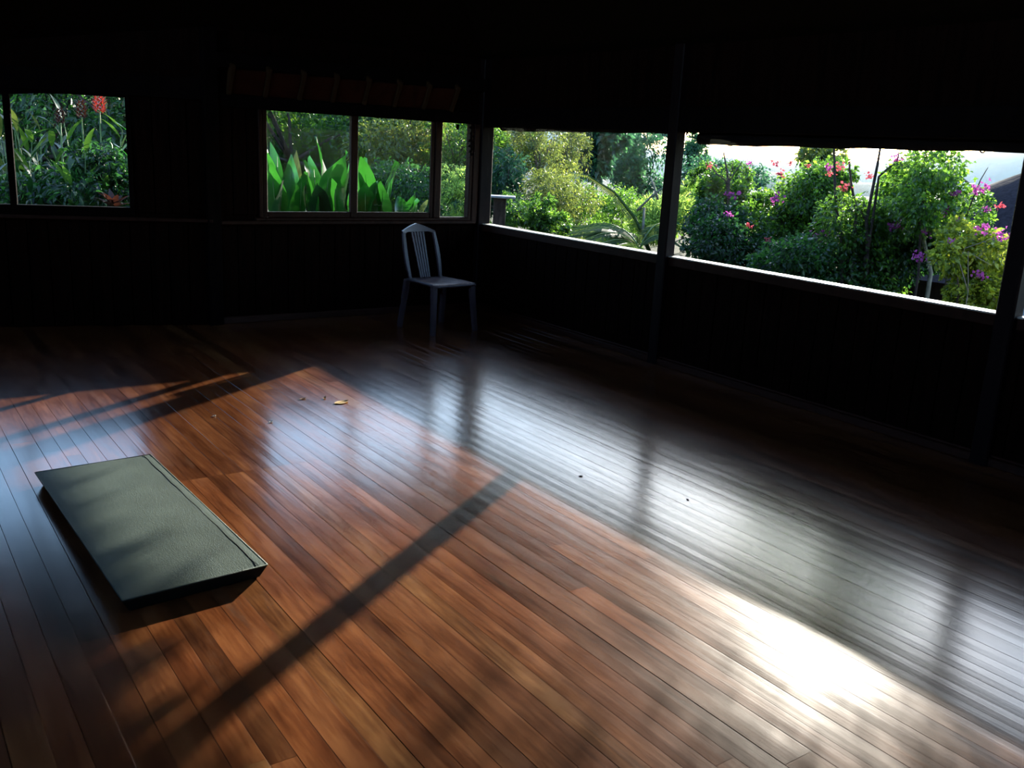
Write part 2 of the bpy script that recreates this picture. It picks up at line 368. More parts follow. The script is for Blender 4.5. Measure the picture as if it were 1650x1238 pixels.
# roof: two pitched planes meeting in a hip, rafters under them, thatch outside
EAVE_R, EAVE_B, EZ, SL = 0.86, 0.88, 1.93, 0.55
def zr(x): return EZ + (EAVE_R-x)*SL
def zb(y): return EZ + (EAVE_B-y)*SL
apex_y = -6.0
def hip(z): return (EAVE_R-(z-EZ)/SL, EAVE_B-(z-EZ)/SL)
zt = EZ + 5.0*SL; hx, hy = hip(zt)
ce = MB()
th = 0.16
def slab(pts):
    top = [(x, y, z+th) for x, y, z in pts]; k = len(pts)
    ce.add(list(pts)+top, [tuple(range(k-1, -1, -1)), tuple(range(k, 2*k))] + [(i, (i+1) % k, k+(i+1) % k, k+i) for i in range(k)])
slab([(EAVE_R, EAVE_B, EZ), (hx, hy, zt), (hx, -12.0, zt), (EAVE_R, -12.0, EZ)])
slab([(-9.2, EAVE_B, EZ), (-9.2, hy, zt), (hx, hy, zt), (EAVE_R, EAVE_B, EZ)])
slab([(hx+0.02, hy+0.02, zt), (-9.2, hy+0.02, zt), (-9.2, -12.0, zt), (hx+0.02, -12.0, zt)])
ce.box((EAVE_R-0.05, -12.0, 1.855), (EAVE_R, EAVE_B, EZ+0.05)).box((-9.2, EAVE_B-0.05, 1.90), (EAVE_R, EAVE_B, EZ+0.05))  # unseen solid eave boards, added to block sun through the fringe gaps
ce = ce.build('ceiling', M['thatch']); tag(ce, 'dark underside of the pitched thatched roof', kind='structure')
# hanging thatch fringe along the eaves
def fringe(p0, p1, zbot, clump, name, seed, clump_y=False):
    r = np.random.default_rng(seed); p0 = np.array(p0, float); p1 = np.array(p1, float); L = np.linalg.norm(p1-p0); k = int(L*190)
    s = np.sort(r.uniform(0, 1, k)); d = (p1-p0)/L; nrm = np.array([-d[1], d[0]])
    V = []; F = []
    for q in s:
        u = q*L
        ph = math.sin(u*2*math.pi/clump) + 0.7*math.sin(u*2*math.pi/(clump*0.43)+1.3) + 0.4*math.sin(u*2*math.pi/(clump*1.9)+0.4)
        hi_ = min(1, max(0, ((p0+d*u)[1]+1.6)/1.0)) if clump_y else 0.0
        zb_ = zbot + 0.065*hi_*hi_*(3-2*hi_) + 0.04*(1-ph*0.6) + r.uniform(-0.012, 0.02)
        b = p0 + d*u + nrm*r.uniform(-0.10, 0.08); ww = 0.012; lean = r.uniform(-0.02, 0.02)
        i = len(V)
        V += [(*(b-d*ww), EZ+0.12), (*(b+d*ww), EZ+0.12), (*(b+d*(ww*0.5+lean)), zb_), (*(b-d*(ww*0.5-lean)), zb_)]
        F.append((i, i+1, i+2, i+3))
    o = mesh_obj(name, V, F, M['thatch'], ce); o['kind'] = 'stuff'; return o
fringe((EAVE_R, -8.0), (EAVE_R, EAVE_B), 1.768, 0.30, 'thatch_fringe', 1, True)
fringe((EAVE_R, EAVE_B), (-9.0, EAVE_B), 1.865, 0.30, 'thatch_fringe', 2)
# rafters seen above the sliding window with boards between, the lit strip painted in as lighter red-brown
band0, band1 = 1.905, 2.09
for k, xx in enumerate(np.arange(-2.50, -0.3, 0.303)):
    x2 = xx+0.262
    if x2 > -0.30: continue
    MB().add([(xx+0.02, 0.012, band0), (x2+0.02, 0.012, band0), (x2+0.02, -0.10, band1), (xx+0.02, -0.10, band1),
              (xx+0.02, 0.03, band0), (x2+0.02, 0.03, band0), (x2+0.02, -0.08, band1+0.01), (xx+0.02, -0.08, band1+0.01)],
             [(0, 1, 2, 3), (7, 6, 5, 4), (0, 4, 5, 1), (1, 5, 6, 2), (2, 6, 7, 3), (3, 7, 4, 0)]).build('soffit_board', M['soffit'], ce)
for k, xx in enumerate(np.arange(-2.50, -0.3, 0.303)):
    MB().add([(xx-0.015, 0.0, 1.87), (xx+0.015, 0.0, 1.87), (xx+0.015, -0.14, 2.11), (xx-0.015, -0.14, 2.11),
              (xx-0.015, 0.05, 1.88), (xx+0.015, 0.05, 1.88), (xx+0.015, -0.06, 2.15), (xx-0.015, -0.06, 2.15)],
             [(0, 1, 2, 3), (7, 6, 5, 4), (0, 4, 5, 1), (1, 5, 6, 2), (2, 6, 7, 3), (3, 7, 4, 0)]).build('rafter', M['rafter'], ce)
# posts and beams
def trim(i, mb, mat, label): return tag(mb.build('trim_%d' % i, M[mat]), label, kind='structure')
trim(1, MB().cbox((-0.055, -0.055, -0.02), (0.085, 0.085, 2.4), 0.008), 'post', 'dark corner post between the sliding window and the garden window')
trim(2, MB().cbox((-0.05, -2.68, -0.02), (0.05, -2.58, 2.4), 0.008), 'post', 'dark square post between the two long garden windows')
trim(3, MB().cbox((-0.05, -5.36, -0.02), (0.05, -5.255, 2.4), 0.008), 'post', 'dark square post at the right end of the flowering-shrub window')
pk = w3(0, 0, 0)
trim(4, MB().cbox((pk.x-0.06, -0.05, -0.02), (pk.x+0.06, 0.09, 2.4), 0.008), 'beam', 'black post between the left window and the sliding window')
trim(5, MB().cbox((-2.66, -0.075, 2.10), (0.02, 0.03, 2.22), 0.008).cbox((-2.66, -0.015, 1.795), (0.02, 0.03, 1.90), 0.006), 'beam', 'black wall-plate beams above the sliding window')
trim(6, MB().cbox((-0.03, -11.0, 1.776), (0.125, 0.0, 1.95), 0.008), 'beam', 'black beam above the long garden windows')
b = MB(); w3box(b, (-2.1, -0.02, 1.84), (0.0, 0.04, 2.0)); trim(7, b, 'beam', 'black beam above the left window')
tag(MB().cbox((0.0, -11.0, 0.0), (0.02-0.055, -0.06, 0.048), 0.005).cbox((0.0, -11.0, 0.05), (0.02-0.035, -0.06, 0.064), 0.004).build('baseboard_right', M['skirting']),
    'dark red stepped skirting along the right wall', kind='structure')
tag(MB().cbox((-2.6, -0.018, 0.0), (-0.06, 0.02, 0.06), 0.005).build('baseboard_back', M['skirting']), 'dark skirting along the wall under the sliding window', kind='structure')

# windows ----------------------------------------------------------
def bar(root, name, a, b, mat='frame', M4=None, c=0.005):
    m = MB().cbox(a, b, c)
    if M4 is not None: m.xf(M4)
    return m.build(name, M[mat], root)
def pane(root, a, b, M4=None):
    m = MB().box(a, b)
    if M4 is not None: m.xf(M4)
    return m.build('pane', M['glass'], root)
# 1: left window in the turned wall
w1 = empty('window_1', w3(-1.2, 0, 0.93)); tag(w1, 'left window onto red-flowered gingers', kind='structure')
def wpart(root, fn, *a, **k):
    o = fn(root, *a, **k); o.matrix_parent_inverse = root.matrix_basis.inverted(); return o
wpart(w1, bar, 'sill', (-2.1, -0.06, 0.865), (0.0, 0.06, 0.895), M4=W3M)
wpart(w1, bar, 'frame', (-2.1, -0.005, 0.895), (-0.60, 0.055, 0.968), 'beam', W3M)
wpart(w1, bar, 'mullion', (-1.500, -0.005, 0.968), (-1.451, 0.045, 1.86), 'beam', W3M)
wpart(w1, bar, 'frame', (-0.638, -0.005, 0.968), (-0.60, 0.055, 1.86), 'beam', W3M)
m = MB().add([(-2.1, -0.004, 1.77), (-1.45, -0.004, 1.795), (-1.25, -0.004, 1.814), (-1.05, -0.004, 1.822), (-0.60, -0.004, 1.821), (-0.60, -0.004, 1.88), (-2.1, -0.004, 1.88),
              (-2.1, 0.05, 1.77), (-1.45, 0.05, 1.795), (-1.25, 0.05, 1.814), (-1.05, 0.05, 1.822), (-0.60, 0.05, 1.821), (-0.60, 0.05, 1.88), (-2.1, 0.05, 1.88)],
             [(0, 1, 2, 3, 4, 5, 6), (13, 12, 11, 10, 9, 8, 7)] + [((i+1) % 7, i, 7+i, 7+(i+1) % 7) for i in range(7)]).xf(W3M)
o = m.build('frame', M['beam'], w1); o.matrix_parent_inverse = w1.matrix_basis.inverted()
wpart(w1, pane, (-2.1, 0.02, 0.968), (-1.500, 0.024, 1.86), W3M); wpart(w1, pane, (-1.451, 0.02, 0.968), (-0.638, 0.024, 1.86), W3M)
# 2: sliding window, two sashes
w2 = empty('window_2', (-1.37, 0, 0.9)); tag(w2, 'sliding window of two panes onto broad-leaved plants', kind='structure')
wpart(w2, bar, 'sill', (-2.60, -0.05, 0.850), (-0.08, 0.07, 0.880))
wpart(w2, bar, 'sill_trim', (-2.30, -0.02, 0.880), (-0.12, 0.06, 0.905))
wpart(w2, bar, 'frame', (-2.26, -0.012, 0.905), (-2.225, 0.06, 1.81))
wpart(w2, bar, 'sash', (-2.222, -0.002, 0.906), (-2.182, 0.03, 1.80)); wpart(w2, bar, 'sash', (-2.18, -0.002, 0.906), (-1.41, 0.03, 0.955))
wpart(w2, bar, 'mullion', (-1.408, -0.008, 0.906), (-1.340, 0.04, 1.80))
wpart(w2, bar, 'sash', (-1.338, 0.0, 0.906), (-0.582, 0.03, 0.955)); wpart(w2, bar, 'sash', (-0.580, 0.0, 0.906), (-0.545, 0.03, 1.80))
wpart(w2, bar, 'frame', (-0.543, -0.012, 0.906), (-0.470, 0.06, 1.80))
wpart(w2, pane, (-2.182, 0.012, 0.955), (-1.408, 0.016, 1.80)); wpart(w2, pane, (-1.340, 0.018, 0.955), (-0.580, 0.022, 1.80))
# 3: narrow pane beside the corner post
w3_ = empty('window_3', (-0.3, 0, 0.9)); tag(w3_, 'narrow window pane beside the corner post', kind='structure')
wpart(w3_, bar, 'frame', (-0.468, 0.0, 0.895), (-0.160, 0.06, 0.912)); wpart(w3_, bar, 'frame', (-0.160, -0.02, 0.895), (-0.125, 0.06, 1.80))
wpart(w3_, bar, 'frame', (-0.123, -0.03, 0.86), (-0.058, 0.05, 1.80)); wpart(w3_, bar, 'catch', (-0.318, -0.006, 1.735), (-0.285, 0.004, 1.785), 'beam')
wpart(w3_, pane, (-0.468, 0.02, 0.912), (-0.160, 0.024, 1.79))
# 4, 5, 6: the long windows of the right wall
def long_window(i, y0, y1, label):
    r = empty('window_%d' % i, (0, (y0+y1)/2, SILL)); tag(r, label, kind='structure')
    wpart(r, bar, 'sill', (-0.022, y0, SILL-0.010), (0.088, y1, SILL), 'sill', c=0.004)
    wpart(r, bar, 'sill_trim', (-0.012, y0, SILL-0.075), (0.015, y1, SILL-0.012), 'frame')
    wpart(r, pane, (0.022, y0, SILL+0.001), (0.026, y1, 1.79))
    return r
long_window(4, -0.056, -2.579, 'long garden window between the corner post and the middle post')
long_window(5, -2.681, -5.254, 'long garden window filled by flowering shrubs')
long_window(6, -5.361, -7.9, 'window at the right edge of view, mostly cut off')
# rolled-up blinds over the long windows
def blind(y0, z0, y1, z1, label):
    r = empty('roller_blind', (0.075, (y0+y1)/2, (z0+z1)/2)); tag(r, label, 'blind', 'rolled-up blinds')
    k = 14; pts = [Vector((0.085, y0+(y1-y0)*i/k, z0+(z1-z0)*i/k+0.045 + 0.004*math.sin(i*1.7))) for i in range(k+1)]
    o = MB().tube(pts, 0.045, 12).build('roll', M['blind'], r, True); o.matrix_parent_inverse = r.matrix_basis.inverted()
    o = MB().cbox((0.045, y0, max(z0, z1)+0.085), (0.12, y1, max(z0, z1)+0.125)).build('head_rail', M['blind'], r); o.matrix_parent_inverse = r.matrix_basis.inverted()
    for f in (0.12, 0.5, 0.88):
        y = y0+(y1-y0)*f; z = z0+(z1-z0)*f+0.045
        o = MB().tube([(0.085+0.049*math.cos(a), y, z+0.049*math.sin(a)) for a in np.linspace(0.6, 2*math.pi+0.6, 17)], 0.004, 5).build('cord', M['blind'], r, True)
        o.matrix_parent_inverse = r.matrix_basis.inverted()
    return r
blind(-0.20, 1.746, -2.575, 1.764, 'dark rolled-up blind over the window right of the corner post')
blind(-2.80, 1.690, -5.25, 1.714, 'dark rolled-up blind over the flowering-shrub window')
# dried vine hanging on the narrow window's frame
v = MB(); y = 0
rv = random.Random(4)
pts = [(-0.155+rv.uniform(-0.012, 0.008), -0.03, 1.80-0.03*i) for i in range(11)]
v.tube(pts, [0.006+0.004*rv.random() for _ in pts], 5)
vine = empty('dried_vine', (-0.155, -0.03, 1.50)); tag(vine, 'black dried vine hanging down the corner window frame', 'vine')
o = v.build('stem', M['beam'], vine); o.matrix_parent_inverse = vine.matrix_basis.inverted()
for i in range(12):
    z = 1.79-0.027*i; sx = -1 if i % 2 else 0.6
    p0 = Vector((-0.155, -0.032, z)); a = Vector((sx*rv.uniform(0.02, 0.05), -0.006, -rv.uniform(0.0, 0.03)))
    b = Vector((0, 0.004, 0.014))
    o = mesh_obj('leaf', [p0, p0+a*0.5+b, p0+a, p0+a*0.5-b], [(0, 1, 2), (0, 2, 3)], M['beam'], vine); o.matrix_parent_inverse = vine.matrix_basis.inverted()

# ------------------------------------------------------------------ things in the room
# exercise mat with bevelled underside
P = [(-4.561, -3.375), (-4.050, -3.345), (-3.998, -4.772), (-4.513, -4.808)]    # top corners
TZ = 0.062
cx = sum(p[0] for p in P)/4; cy = sum(p[1] for p in P)/4
mat = empty('exercise_mat', (cx, cy, 0.0)); tag(mat, 'grey-green thick exercise mat lying on the wooden floor', 'mat')
def ins(k, q=P): # corners pulled towards the centre by k metres on both axes
    out = []
    for x, y in q:
        out.append((x + math.copysign(k, cx-x), y + math.copysign(k, cy-y)))
    return out
def ringmesh(rings, capTop=True, capBot=True):
    V = []; F = []
    for rr, z in rings: V += [(x-cx, y-cy, z) for x, y in rr]
    for i in range(len(rings)-1):
        for k in range(4): F.append((i*4+k, i*4+(k+1) % 4, (i+1)*4+(k+1) % 4, (i+1)*4+k))
    if capBot: F.append((0, 1, 2, 3))
    if capTop: b = (len(rings)-1)*4; F.append((b+3, b+2, b+1, b))
    return V, F
V, F = ringmesh([(ins(0.028), 0.001), (ins(0.022), 0.006), (ins(0.002), TZ-0.012), (P, TZ-0.006)], True, True)
mesh_obj('core', V, [tuple(reversed(f)) for f in F], M['matside'], mat)
# cover: gridded, slightly domed and uneven
G = 26; V = []; F = []
pts = [Vector((x-cx, y-cy, 0)) for x, y in P]
for i in range(G+1):
    for j in range(G+1):
        u, v_ = i/G, j/G
        p = (pts[0]*(1-u)+pts[1]*u)*(1-v_) + (pts[3]*(1-u)+pts[2]*u)*v_
        e = min(u, 1-u, v_, 1-v_); z = TZ - 0.003 + 0.003*min(1, e/0.02) + 0.0005*math.sin(9*v_+3*u) + 0.0004*math.sin(13*u)
        V.append((p.x, p.y, z))
for i in range(G):
    for j in range(G):
        a = i*(G+1)+j; F.append((a, a+1, a+G+2, a+G+1))
o = mesh_obj('cover', V, F, M['mat'], mat, True)
if o.data.polygons[0].normal.z < 0: o.data.flip_normals()
# stitched seam line near the right edge and piping round the top
s = MB(); a, b = pts[1].lerp(pts[0], 0.065), pts[2].lerp(pts[3], 0.065)
s.tube([a.lerp(b, k/20)*0.995 + Vector((0.002*math.sin(k*1.9), 0, TZ-0.0002)) for k in range(21)], 0.0013, 5); s.build('seam', M['matside'], mat)
pp = [q + Vector((0, 0, TZ-0.004)) for q in (pts[0], pts[1], pts[2], pts[3], pts[0])]
MB().tube(pp, 0.0035, 6).build('piping', M['mat'], mat, True)

# white plastic chair against the back wall, facing the room
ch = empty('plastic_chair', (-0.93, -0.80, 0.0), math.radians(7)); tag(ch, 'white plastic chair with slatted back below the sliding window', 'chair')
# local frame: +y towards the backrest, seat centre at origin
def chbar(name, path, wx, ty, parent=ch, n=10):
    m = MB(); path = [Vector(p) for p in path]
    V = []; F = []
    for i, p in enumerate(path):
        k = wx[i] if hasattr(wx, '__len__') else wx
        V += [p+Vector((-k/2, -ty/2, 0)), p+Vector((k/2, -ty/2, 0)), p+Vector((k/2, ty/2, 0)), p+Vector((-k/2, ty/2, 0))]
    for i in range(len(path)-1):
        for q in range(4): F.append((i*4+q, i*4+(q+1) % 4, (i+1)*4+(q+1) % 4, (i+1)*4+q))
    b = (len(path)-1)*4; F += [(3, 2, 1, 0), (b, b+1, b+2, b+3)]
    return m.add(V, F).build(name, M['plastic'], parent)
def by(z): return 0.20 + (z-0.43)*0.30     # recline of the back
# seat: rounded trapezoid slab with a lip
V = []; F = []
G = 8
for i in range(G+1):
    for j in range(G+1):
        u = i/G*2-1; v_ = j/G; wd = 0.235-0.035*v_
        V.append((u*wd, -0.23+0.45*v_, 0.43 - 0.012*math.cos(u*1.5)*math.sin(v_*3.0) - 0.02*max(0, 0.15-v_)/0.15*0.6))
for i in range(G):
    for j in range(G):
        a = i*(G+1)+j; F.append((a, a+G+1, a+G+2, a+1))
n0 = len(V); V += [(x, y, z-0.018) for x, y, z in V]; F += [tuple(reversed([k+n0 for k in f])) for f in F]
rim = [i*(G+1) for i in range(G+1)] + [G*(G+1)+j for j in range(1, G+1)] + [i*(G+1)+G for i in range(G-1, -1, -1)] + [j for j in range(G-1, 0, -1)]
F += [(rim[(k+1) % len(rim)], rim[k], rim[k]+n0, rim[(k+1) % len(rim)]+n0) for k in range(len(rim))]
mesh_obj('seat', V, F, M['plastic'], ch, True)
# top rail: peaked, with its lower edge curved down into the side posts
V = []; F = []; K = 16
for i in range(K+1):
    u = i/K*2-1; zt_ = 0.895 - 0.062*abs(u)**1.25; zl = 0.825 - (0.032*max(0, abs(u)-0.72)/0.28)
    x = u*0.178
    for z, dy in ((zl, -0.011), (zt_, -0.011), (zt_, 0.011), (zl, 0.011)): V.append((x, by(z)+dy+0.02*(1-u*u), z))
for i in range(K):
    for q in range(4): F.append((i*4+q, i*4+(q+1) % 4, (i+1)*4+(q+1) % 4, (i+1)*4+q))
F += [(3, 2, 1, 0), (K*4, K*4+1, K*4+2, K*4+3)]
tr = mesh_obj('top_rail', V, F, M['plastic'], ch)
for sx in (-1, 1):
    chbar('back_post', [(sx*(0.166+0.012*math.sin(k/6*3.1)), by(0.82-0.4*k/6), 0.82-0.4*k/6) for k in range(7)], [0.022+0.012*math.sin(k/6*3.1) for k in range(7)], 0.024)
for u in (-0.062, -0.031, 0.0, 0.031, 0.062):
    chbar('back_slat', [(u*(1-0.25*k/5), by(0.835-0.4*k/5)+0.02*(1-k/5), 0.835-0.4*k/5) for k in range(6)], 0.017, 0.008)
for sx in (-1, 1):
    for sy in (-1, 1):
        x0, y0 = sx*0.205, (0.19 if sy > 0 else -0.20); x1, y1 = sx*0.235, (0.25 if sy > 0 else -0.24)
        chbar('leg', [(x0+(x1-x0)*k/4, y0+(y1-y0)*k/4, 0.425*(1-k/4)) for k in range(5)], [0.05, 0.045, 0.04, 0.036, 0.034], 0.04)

# dry leaf and flecks on the floor
def curled_leaf(name, P, ang, L, wd, curl, mat, label, cat, group=None):
    V = []; F = []; K = 8
    for i in range(K+1):
        u = i/K; hw = wd*math.sin(math.pi*min(1, u*0.97+0.03))**0.8*(1-0.25*u)
        for sgn in (-1, 0, 1):
            V.append(((u-0.5)*L, sgn*hw, 0.0025 + curl*abs(sgn)*(0.5+u) + curl*0.6*(2*u-1)**2))
    for i in range(K):
        for q in range(2): F.append((i*3+q, (i+1)*3+q, (i+1)*3+q+1, i*3+q+1))
    nb = len(V); V += [(x, y, z-0.0012) for x, y, z in V]; F += [tuple(reversed([k+nb for k in f])) for f in F]
    zmin = min(v[2] for v in V)
    r = empty(name, (P[0], P[1], 0.0008-zmin), ang); tag(r, label, cat, group)
    o = mesh_obj('blade', V, F, M[mat], r, True)
    MB().tube([(-0.5*L-0.012, 0.002, 0.003), (-0.5*L, 0, 0.003+curl*0.6), (0.3*L, 0, 0.004)], [0.0012, 0.0015, 0.0008], 5).build('midrib', M[mat], r)
    return r
curled_leaf('dry_leaf', (-2.735, -2.69), 0.25, 0.105, 0.034, 0.004, 'dryleaf', 'dry tan leaf curled on the floor, the largest', 'leaf')
curled_leaf('dry_leaf', (-2.79, -2.56), 0.9, 0.040, 0.010, 0.006, 'dryleaf', 'small dry leaf sliver just behind the large tan leaf', 'leaf')
curled_leaf('dry_leaf', (-2.92, -2.52), 0.2, 0.045, 0.009, 0.004, 'dryleaf', 'thin dry leaf sliver farthest behind the large tan leaf', 'leaf')
curled_leaf('petal', (-3.272, -2.904), 0.5, 0.026, 0.008, 0.004, 'petal', 'white petal fleck midway between the tan leaf and the mat', 'petal')
curled_leaf('petal', (-3.520, -2.660), 0.2, 0.018, 0.007, 0.004, 'petal', 'pale petal fleck nearest the far end of the mat', 'petal')
for k, (x, y, s_) in enumerate(((-1.64, -5.297, 0.0065), (-1.968, -4.932, 0.006), (-2.226, -4.435, 0.007), (-1.549, -4.88, 0.005))):
    m = MB(); rr = random.Random(k); V = []; F = []
    for i in range(4):
        for j in range(7):
            a = 2*math.pi*j/7; r_ = s_*(0.4, 1.0, 0.9, 0.3)[i]*rr.uniform(0.8, 1.15)
            V.append((r_*math.cos(a)*1.6, r_*math.sin(a), (0, 0.15, 0.5, 0.7)[i]*s_))
    for i in range(3):
        for j in range(7): F.append((i*7+j, i*7+(j+1) % 7, (i+1)*7+(j+1) % 7, (i+1)*7+j))
    F += [tuple(range(6, -1, -1)), tuple(range(21, 28))]
    o = mesh_obj('seed_husk', V, F, M['debris'], None, True, (x, y, 0.0008)); o.rotation_euler.z = k*1.3
    tag(o, ('dark seed husk on the floor nearest the right wall posts', 'dark seed husk in line with the middle post reflection', 'largest dark seed husk, left of the middle post reflection', 'smallest dark seed husk, farthest from the sun glare')[k], 'seed', 'dark specks on the glossy floor')

# ------------------------------------------------------------------ the garden
GZ = -0.7
def terrain():
    V = []; F = []; nx, ny = 60, 60
    xs = np.concatenate([np.linspace(-40, 60, 40), np.linspace(70, 700, 20)]); ysr = np.concatenate([np.linspace(-60, 60, 40), np.linspace(75, 700, 20)])
    for x in xs:
        for y in ysr:
            d = math.hypot(x, y)
            z = GZ - 0.012*max(0, d-12) + 0.15*math.sin(x*0.5)*math.cos(y*0.43)
            if -9.6 < x < 1.2 and -12 < y < 1.5: z = GZ-0.1
            V.append((x, y, max(z, -9)))
    k = len(ysr)
    for i in range(len(xs)-1):
        for j in range(k-1): F.append((i*k+j, (i+1)*k+j, (i+1)*k+j+1, i*k+j+1))
    return mesh_obj('ground', V, F, M['ground'], None, True)
tag(terrain(), 'garden ground falling away below the windows', kind='structure')
# forested hills on the skyline
def hill(name, px0, px1, tops, dist, depth, label):
    """ridge of a hill: skyline heights over a span of directions, with real width and slope"""
    V = []; F = []; K = 60; R_ = 8; r = random.Random(len(label))
    for i in range(K+1):
        f = i/K; px = px0+(px1-px0)*f
        ty = np.interp(f, [t[0] for t in tops], [t[1] for t in tops]) + r.uniform(-1.6, 1.6)
        for j in range(R_+1):
            g = j/R_; P_ = at(px, ty, dist+depth*g); base = at(px, ty, dist)
            prof_ = math.sin(min(1, g*1.6)*math.pi/2) if g < 0.62 else 1-(g-0.62)/0.38*0.7
            crest = at(px, ty, dist+depth*0.62).z
            V.append((P_.x, P_.y, -9+(crest+9)*prof_ + r.uniform(-1, 1)*dist*0.002))
    for i in range(K):
        for j in range(R_): F.append((i*(R_+1)+j, (i+1)*(R_+1)+j, (i+1)*(R_+1)+j+1, i*(R_+1)+j+1))
    o = mesh_obj(name, V, F, M['hill'], None, True); return tag(o, label, 'hill', kind='structure')
hill('hills', 700, 1900, [(0, 200), (0.18, 205), (0.26, 215), (0.30, 250), (0.36, 248), (0.42, 256), (0.52, 262), (0.62, 258), (0.72, 246), (0.8, 240), (0.88, 262), (1, 270)], 210, 160, 'hazy blue forested hills on the skyline')
hill('hills', 900, 1500, [(0, 225), (0.1, 228), (0.16, 290), (0.3, 290), (0.42, 262), (0.5, 270), (0.7, 285), (1, 300)], 95, 60, 'nearer wooded ridge behind the garden trees')

# haze hanging over the valley (a real, thin volume of air between garden and hills)
def haze():
    m, t, out = nt('valley_haze'); v = N(t, 'ShaderNodeVolumeScatter'); v.inputs['Color'].default_value = (0.38, 0.66, 1.0, 1)
    v.inputs['Density'].default_value = 0.0014; v.inputs['Anisotropy'].default_value = 0.1
    t.links.new(v.outputs[0], out.inputs['Volume'])
    o = MB().box((14, 8, -9.5), (420, 420, 13)).build('valley_haze', m)
    return tag(o, 'pale blue haze over the valley below the hills', 'haze', kind='stuff')
haze()

def leafcloud(name, pos, L, wid, mat, parent, outward=None, droop=0.3, flat=0.0, seed=0, kind='stuff'):
    r = np.random.default_rng(seed); n = len(pos)
    d = r.normal(size=(n, 3))
    if outward is not None: d = d*0.7 + outward*0.8
    d[:, 2] -= droop; d /= np.linalg.norm(d, axis=1)[:, None]
    nn = r.normal(size=(n, 3)); nn[:, 2] += 0.8+flat; s = np.cross(d, nn); s /= np.linalg.norm(s, axis=1)[:, None]+1e-9; nn = np.cross(s, d)
    ln = L*r.uniform(0.6, 1.3, n)[:, None]; wd = ln*wid
    base = pos; tip = pos + d*ln - np.array([0, 0, 1])*ln*0.12
    mid = pos + d*ln*0.45 + nn*ln*0.06
    l_ = mid + s*wd*0.5 + nn*wd*0.12; r_ = mid - s*wd*0.5 + nn*wd*0.12
    V = np.stack([base, l_, tip, r_], 1).reshape(-1, 3)
    idx = np.arange(n)[:, None]*4
    F = np.concatenate([idx+np.array([[0, 1, 2]]), idx+np.array([[0, 2, 3]])], 1).reshape(-1, 3)
    me = bpy.data.meshes.new(name); me.vertices.add(len(V)); me.vertices.foreach_set('co', V.astype(np.float32).ravel())
    me.loops.add(len(F)*3); me.loops.foreach_set('vertex_index', F.astype(np.int32).ravel())
    me.polygons.add(len(F)); me.polygons.foreach_set('loop_start', (np.arange(len(F))*3).astype(np.int32)); me.polygons.foreach_set('loop_total', np.full(len(F), 3, np.int32))
    me.update(); me.materials.append(mat)
    at_ = me.attributes.new('tint', 'FLOAT', 'POINT'); at_.data.foreach_set('value', np.repeat(r.uniform(0, 0.75, n), 4).astype(np.float32))
    o = bpy.data.objects.new(name, me); o['kind'] = kind; link(o, parent); return o

def crown_points(n, blobs, seed):
    r = np.random.default_rng(seed); vol = np.array([b[1][0]*b[1][1]*b[1][2] for b in blobs])**0.7; cnt = np.maximum(20, (n*vol/vol.sum()).astype(int))
    P_ = []; O_ = []
    for (c_, rad), k in zip(blobs, cnt):
        u = r.normal(size=(k, 3)); u /= np.linalg.norm(u, axis=1)[:, None]
        # leaves gather in twigs
        tw = max(6, k//14); ud = r.normal(size=(tw, 3)); ud /= np.linalg.norm(ud, axis=1)[:, None]; rr = r.uniform(0.35, 1.0, tw)**0.6
        pick = r.integers(0, tw, k)
        p_ = ud[pick]*rr[pick][:, None] + r.normal(size=(k, 3))*0.10
        P_.append(np.array(c_)+p_*np.array(rad)); O_.append(p_/(np.linalg.norm(p_, axis=1)[:, None]+1e-6))
    return np.concatenate(P_), np.concatenate(O_)

def tree(name, label, cat, px, py, dist, rx, ry, mat, n, leaf, wid=0.45, seed=1, nblob=7, trunk=True, group=None, droop=0.3, ztop=None, depth=1.0, barkmat='bark', base_px=None):
    """a tree or shrub at a place in the garden; rx, ry = half-size of its crown in metres"""
    c_ = at(px, py, dist); r = random.Random(seed)
    g = Vector((at(base_px or px, py, dist).x, at(base_px or px, py, dist).y, GZ-0.012*max(0, math.hypot(c_.x, c_.y)-12)-0.1))
    root = empty(name, g); tag(root, label, cat, group)
    blobs = []
    for k in range(nblob):
        a = r.uniform(0, 2*math.pi); q = r.uniform(0.2, 0.75); zz = r.uniform(-0.7, 0.7)
        rad = r.uniform(0.32, 0.55)
        bc = c_ + Vector((math.cos(a)*q*rx, math.sin(a)*q*rx*depth, zz*ry))
        br = (rx*rad, rx*rad*depth, ry*rad*1.1)
        if ztop is not None and bc.z+br[2] > ztop: bc.z = ztop-br[2]
        blobs.append((bc, br))
    P_, O_ = crown_points(n, [((b[0].x-g.x, b[0].y-g.y, b[0].z-g.z), b[1]) for b in blobs], seed)
    if ztop is not None: keep = P_[:, 2] < ztop-g.z; P_ = P_[keep]; O_ = O_[keep]
    leafcloud('foliage', P_, leaf, wid, mat, root, O_, droop, seed=seed)
    if trunk:
        t = MB(); tb = c_-g; tr_ = 0.035*max(rx, ry)+0.02
        f0 = Vector((0, 0, 0)); f1 = Vector((tb.x*0.8, tb.y*0.8, (tb.z-ry*0.4)))
        t.tube([f0, f0.lerp(f1, 0.35)+Vector((0.05*rx, 0, 0)), f0.lerp(f1, 0.7)-Vector((0.04*rx, 0.03*rx, 0)), f1], [tr_, tr_*0.85, tr_*0.75, tr_*0.6], 7)
        t.build('trunk', M[barkmat], root, True)
        for (bc, br) in blobs:
            e = bc-g; m_ = f1.lerp(e, 0.5)+Vector((r.uniform(-.1, .1), r.uniform(-.1, .1), 0.08))*rx
            MB().tube([f1, m_, e], [tr_*0.5, tr_*0.32, tr_*0.12], 5).build('branch', M[barkmat], root, True)
    return root

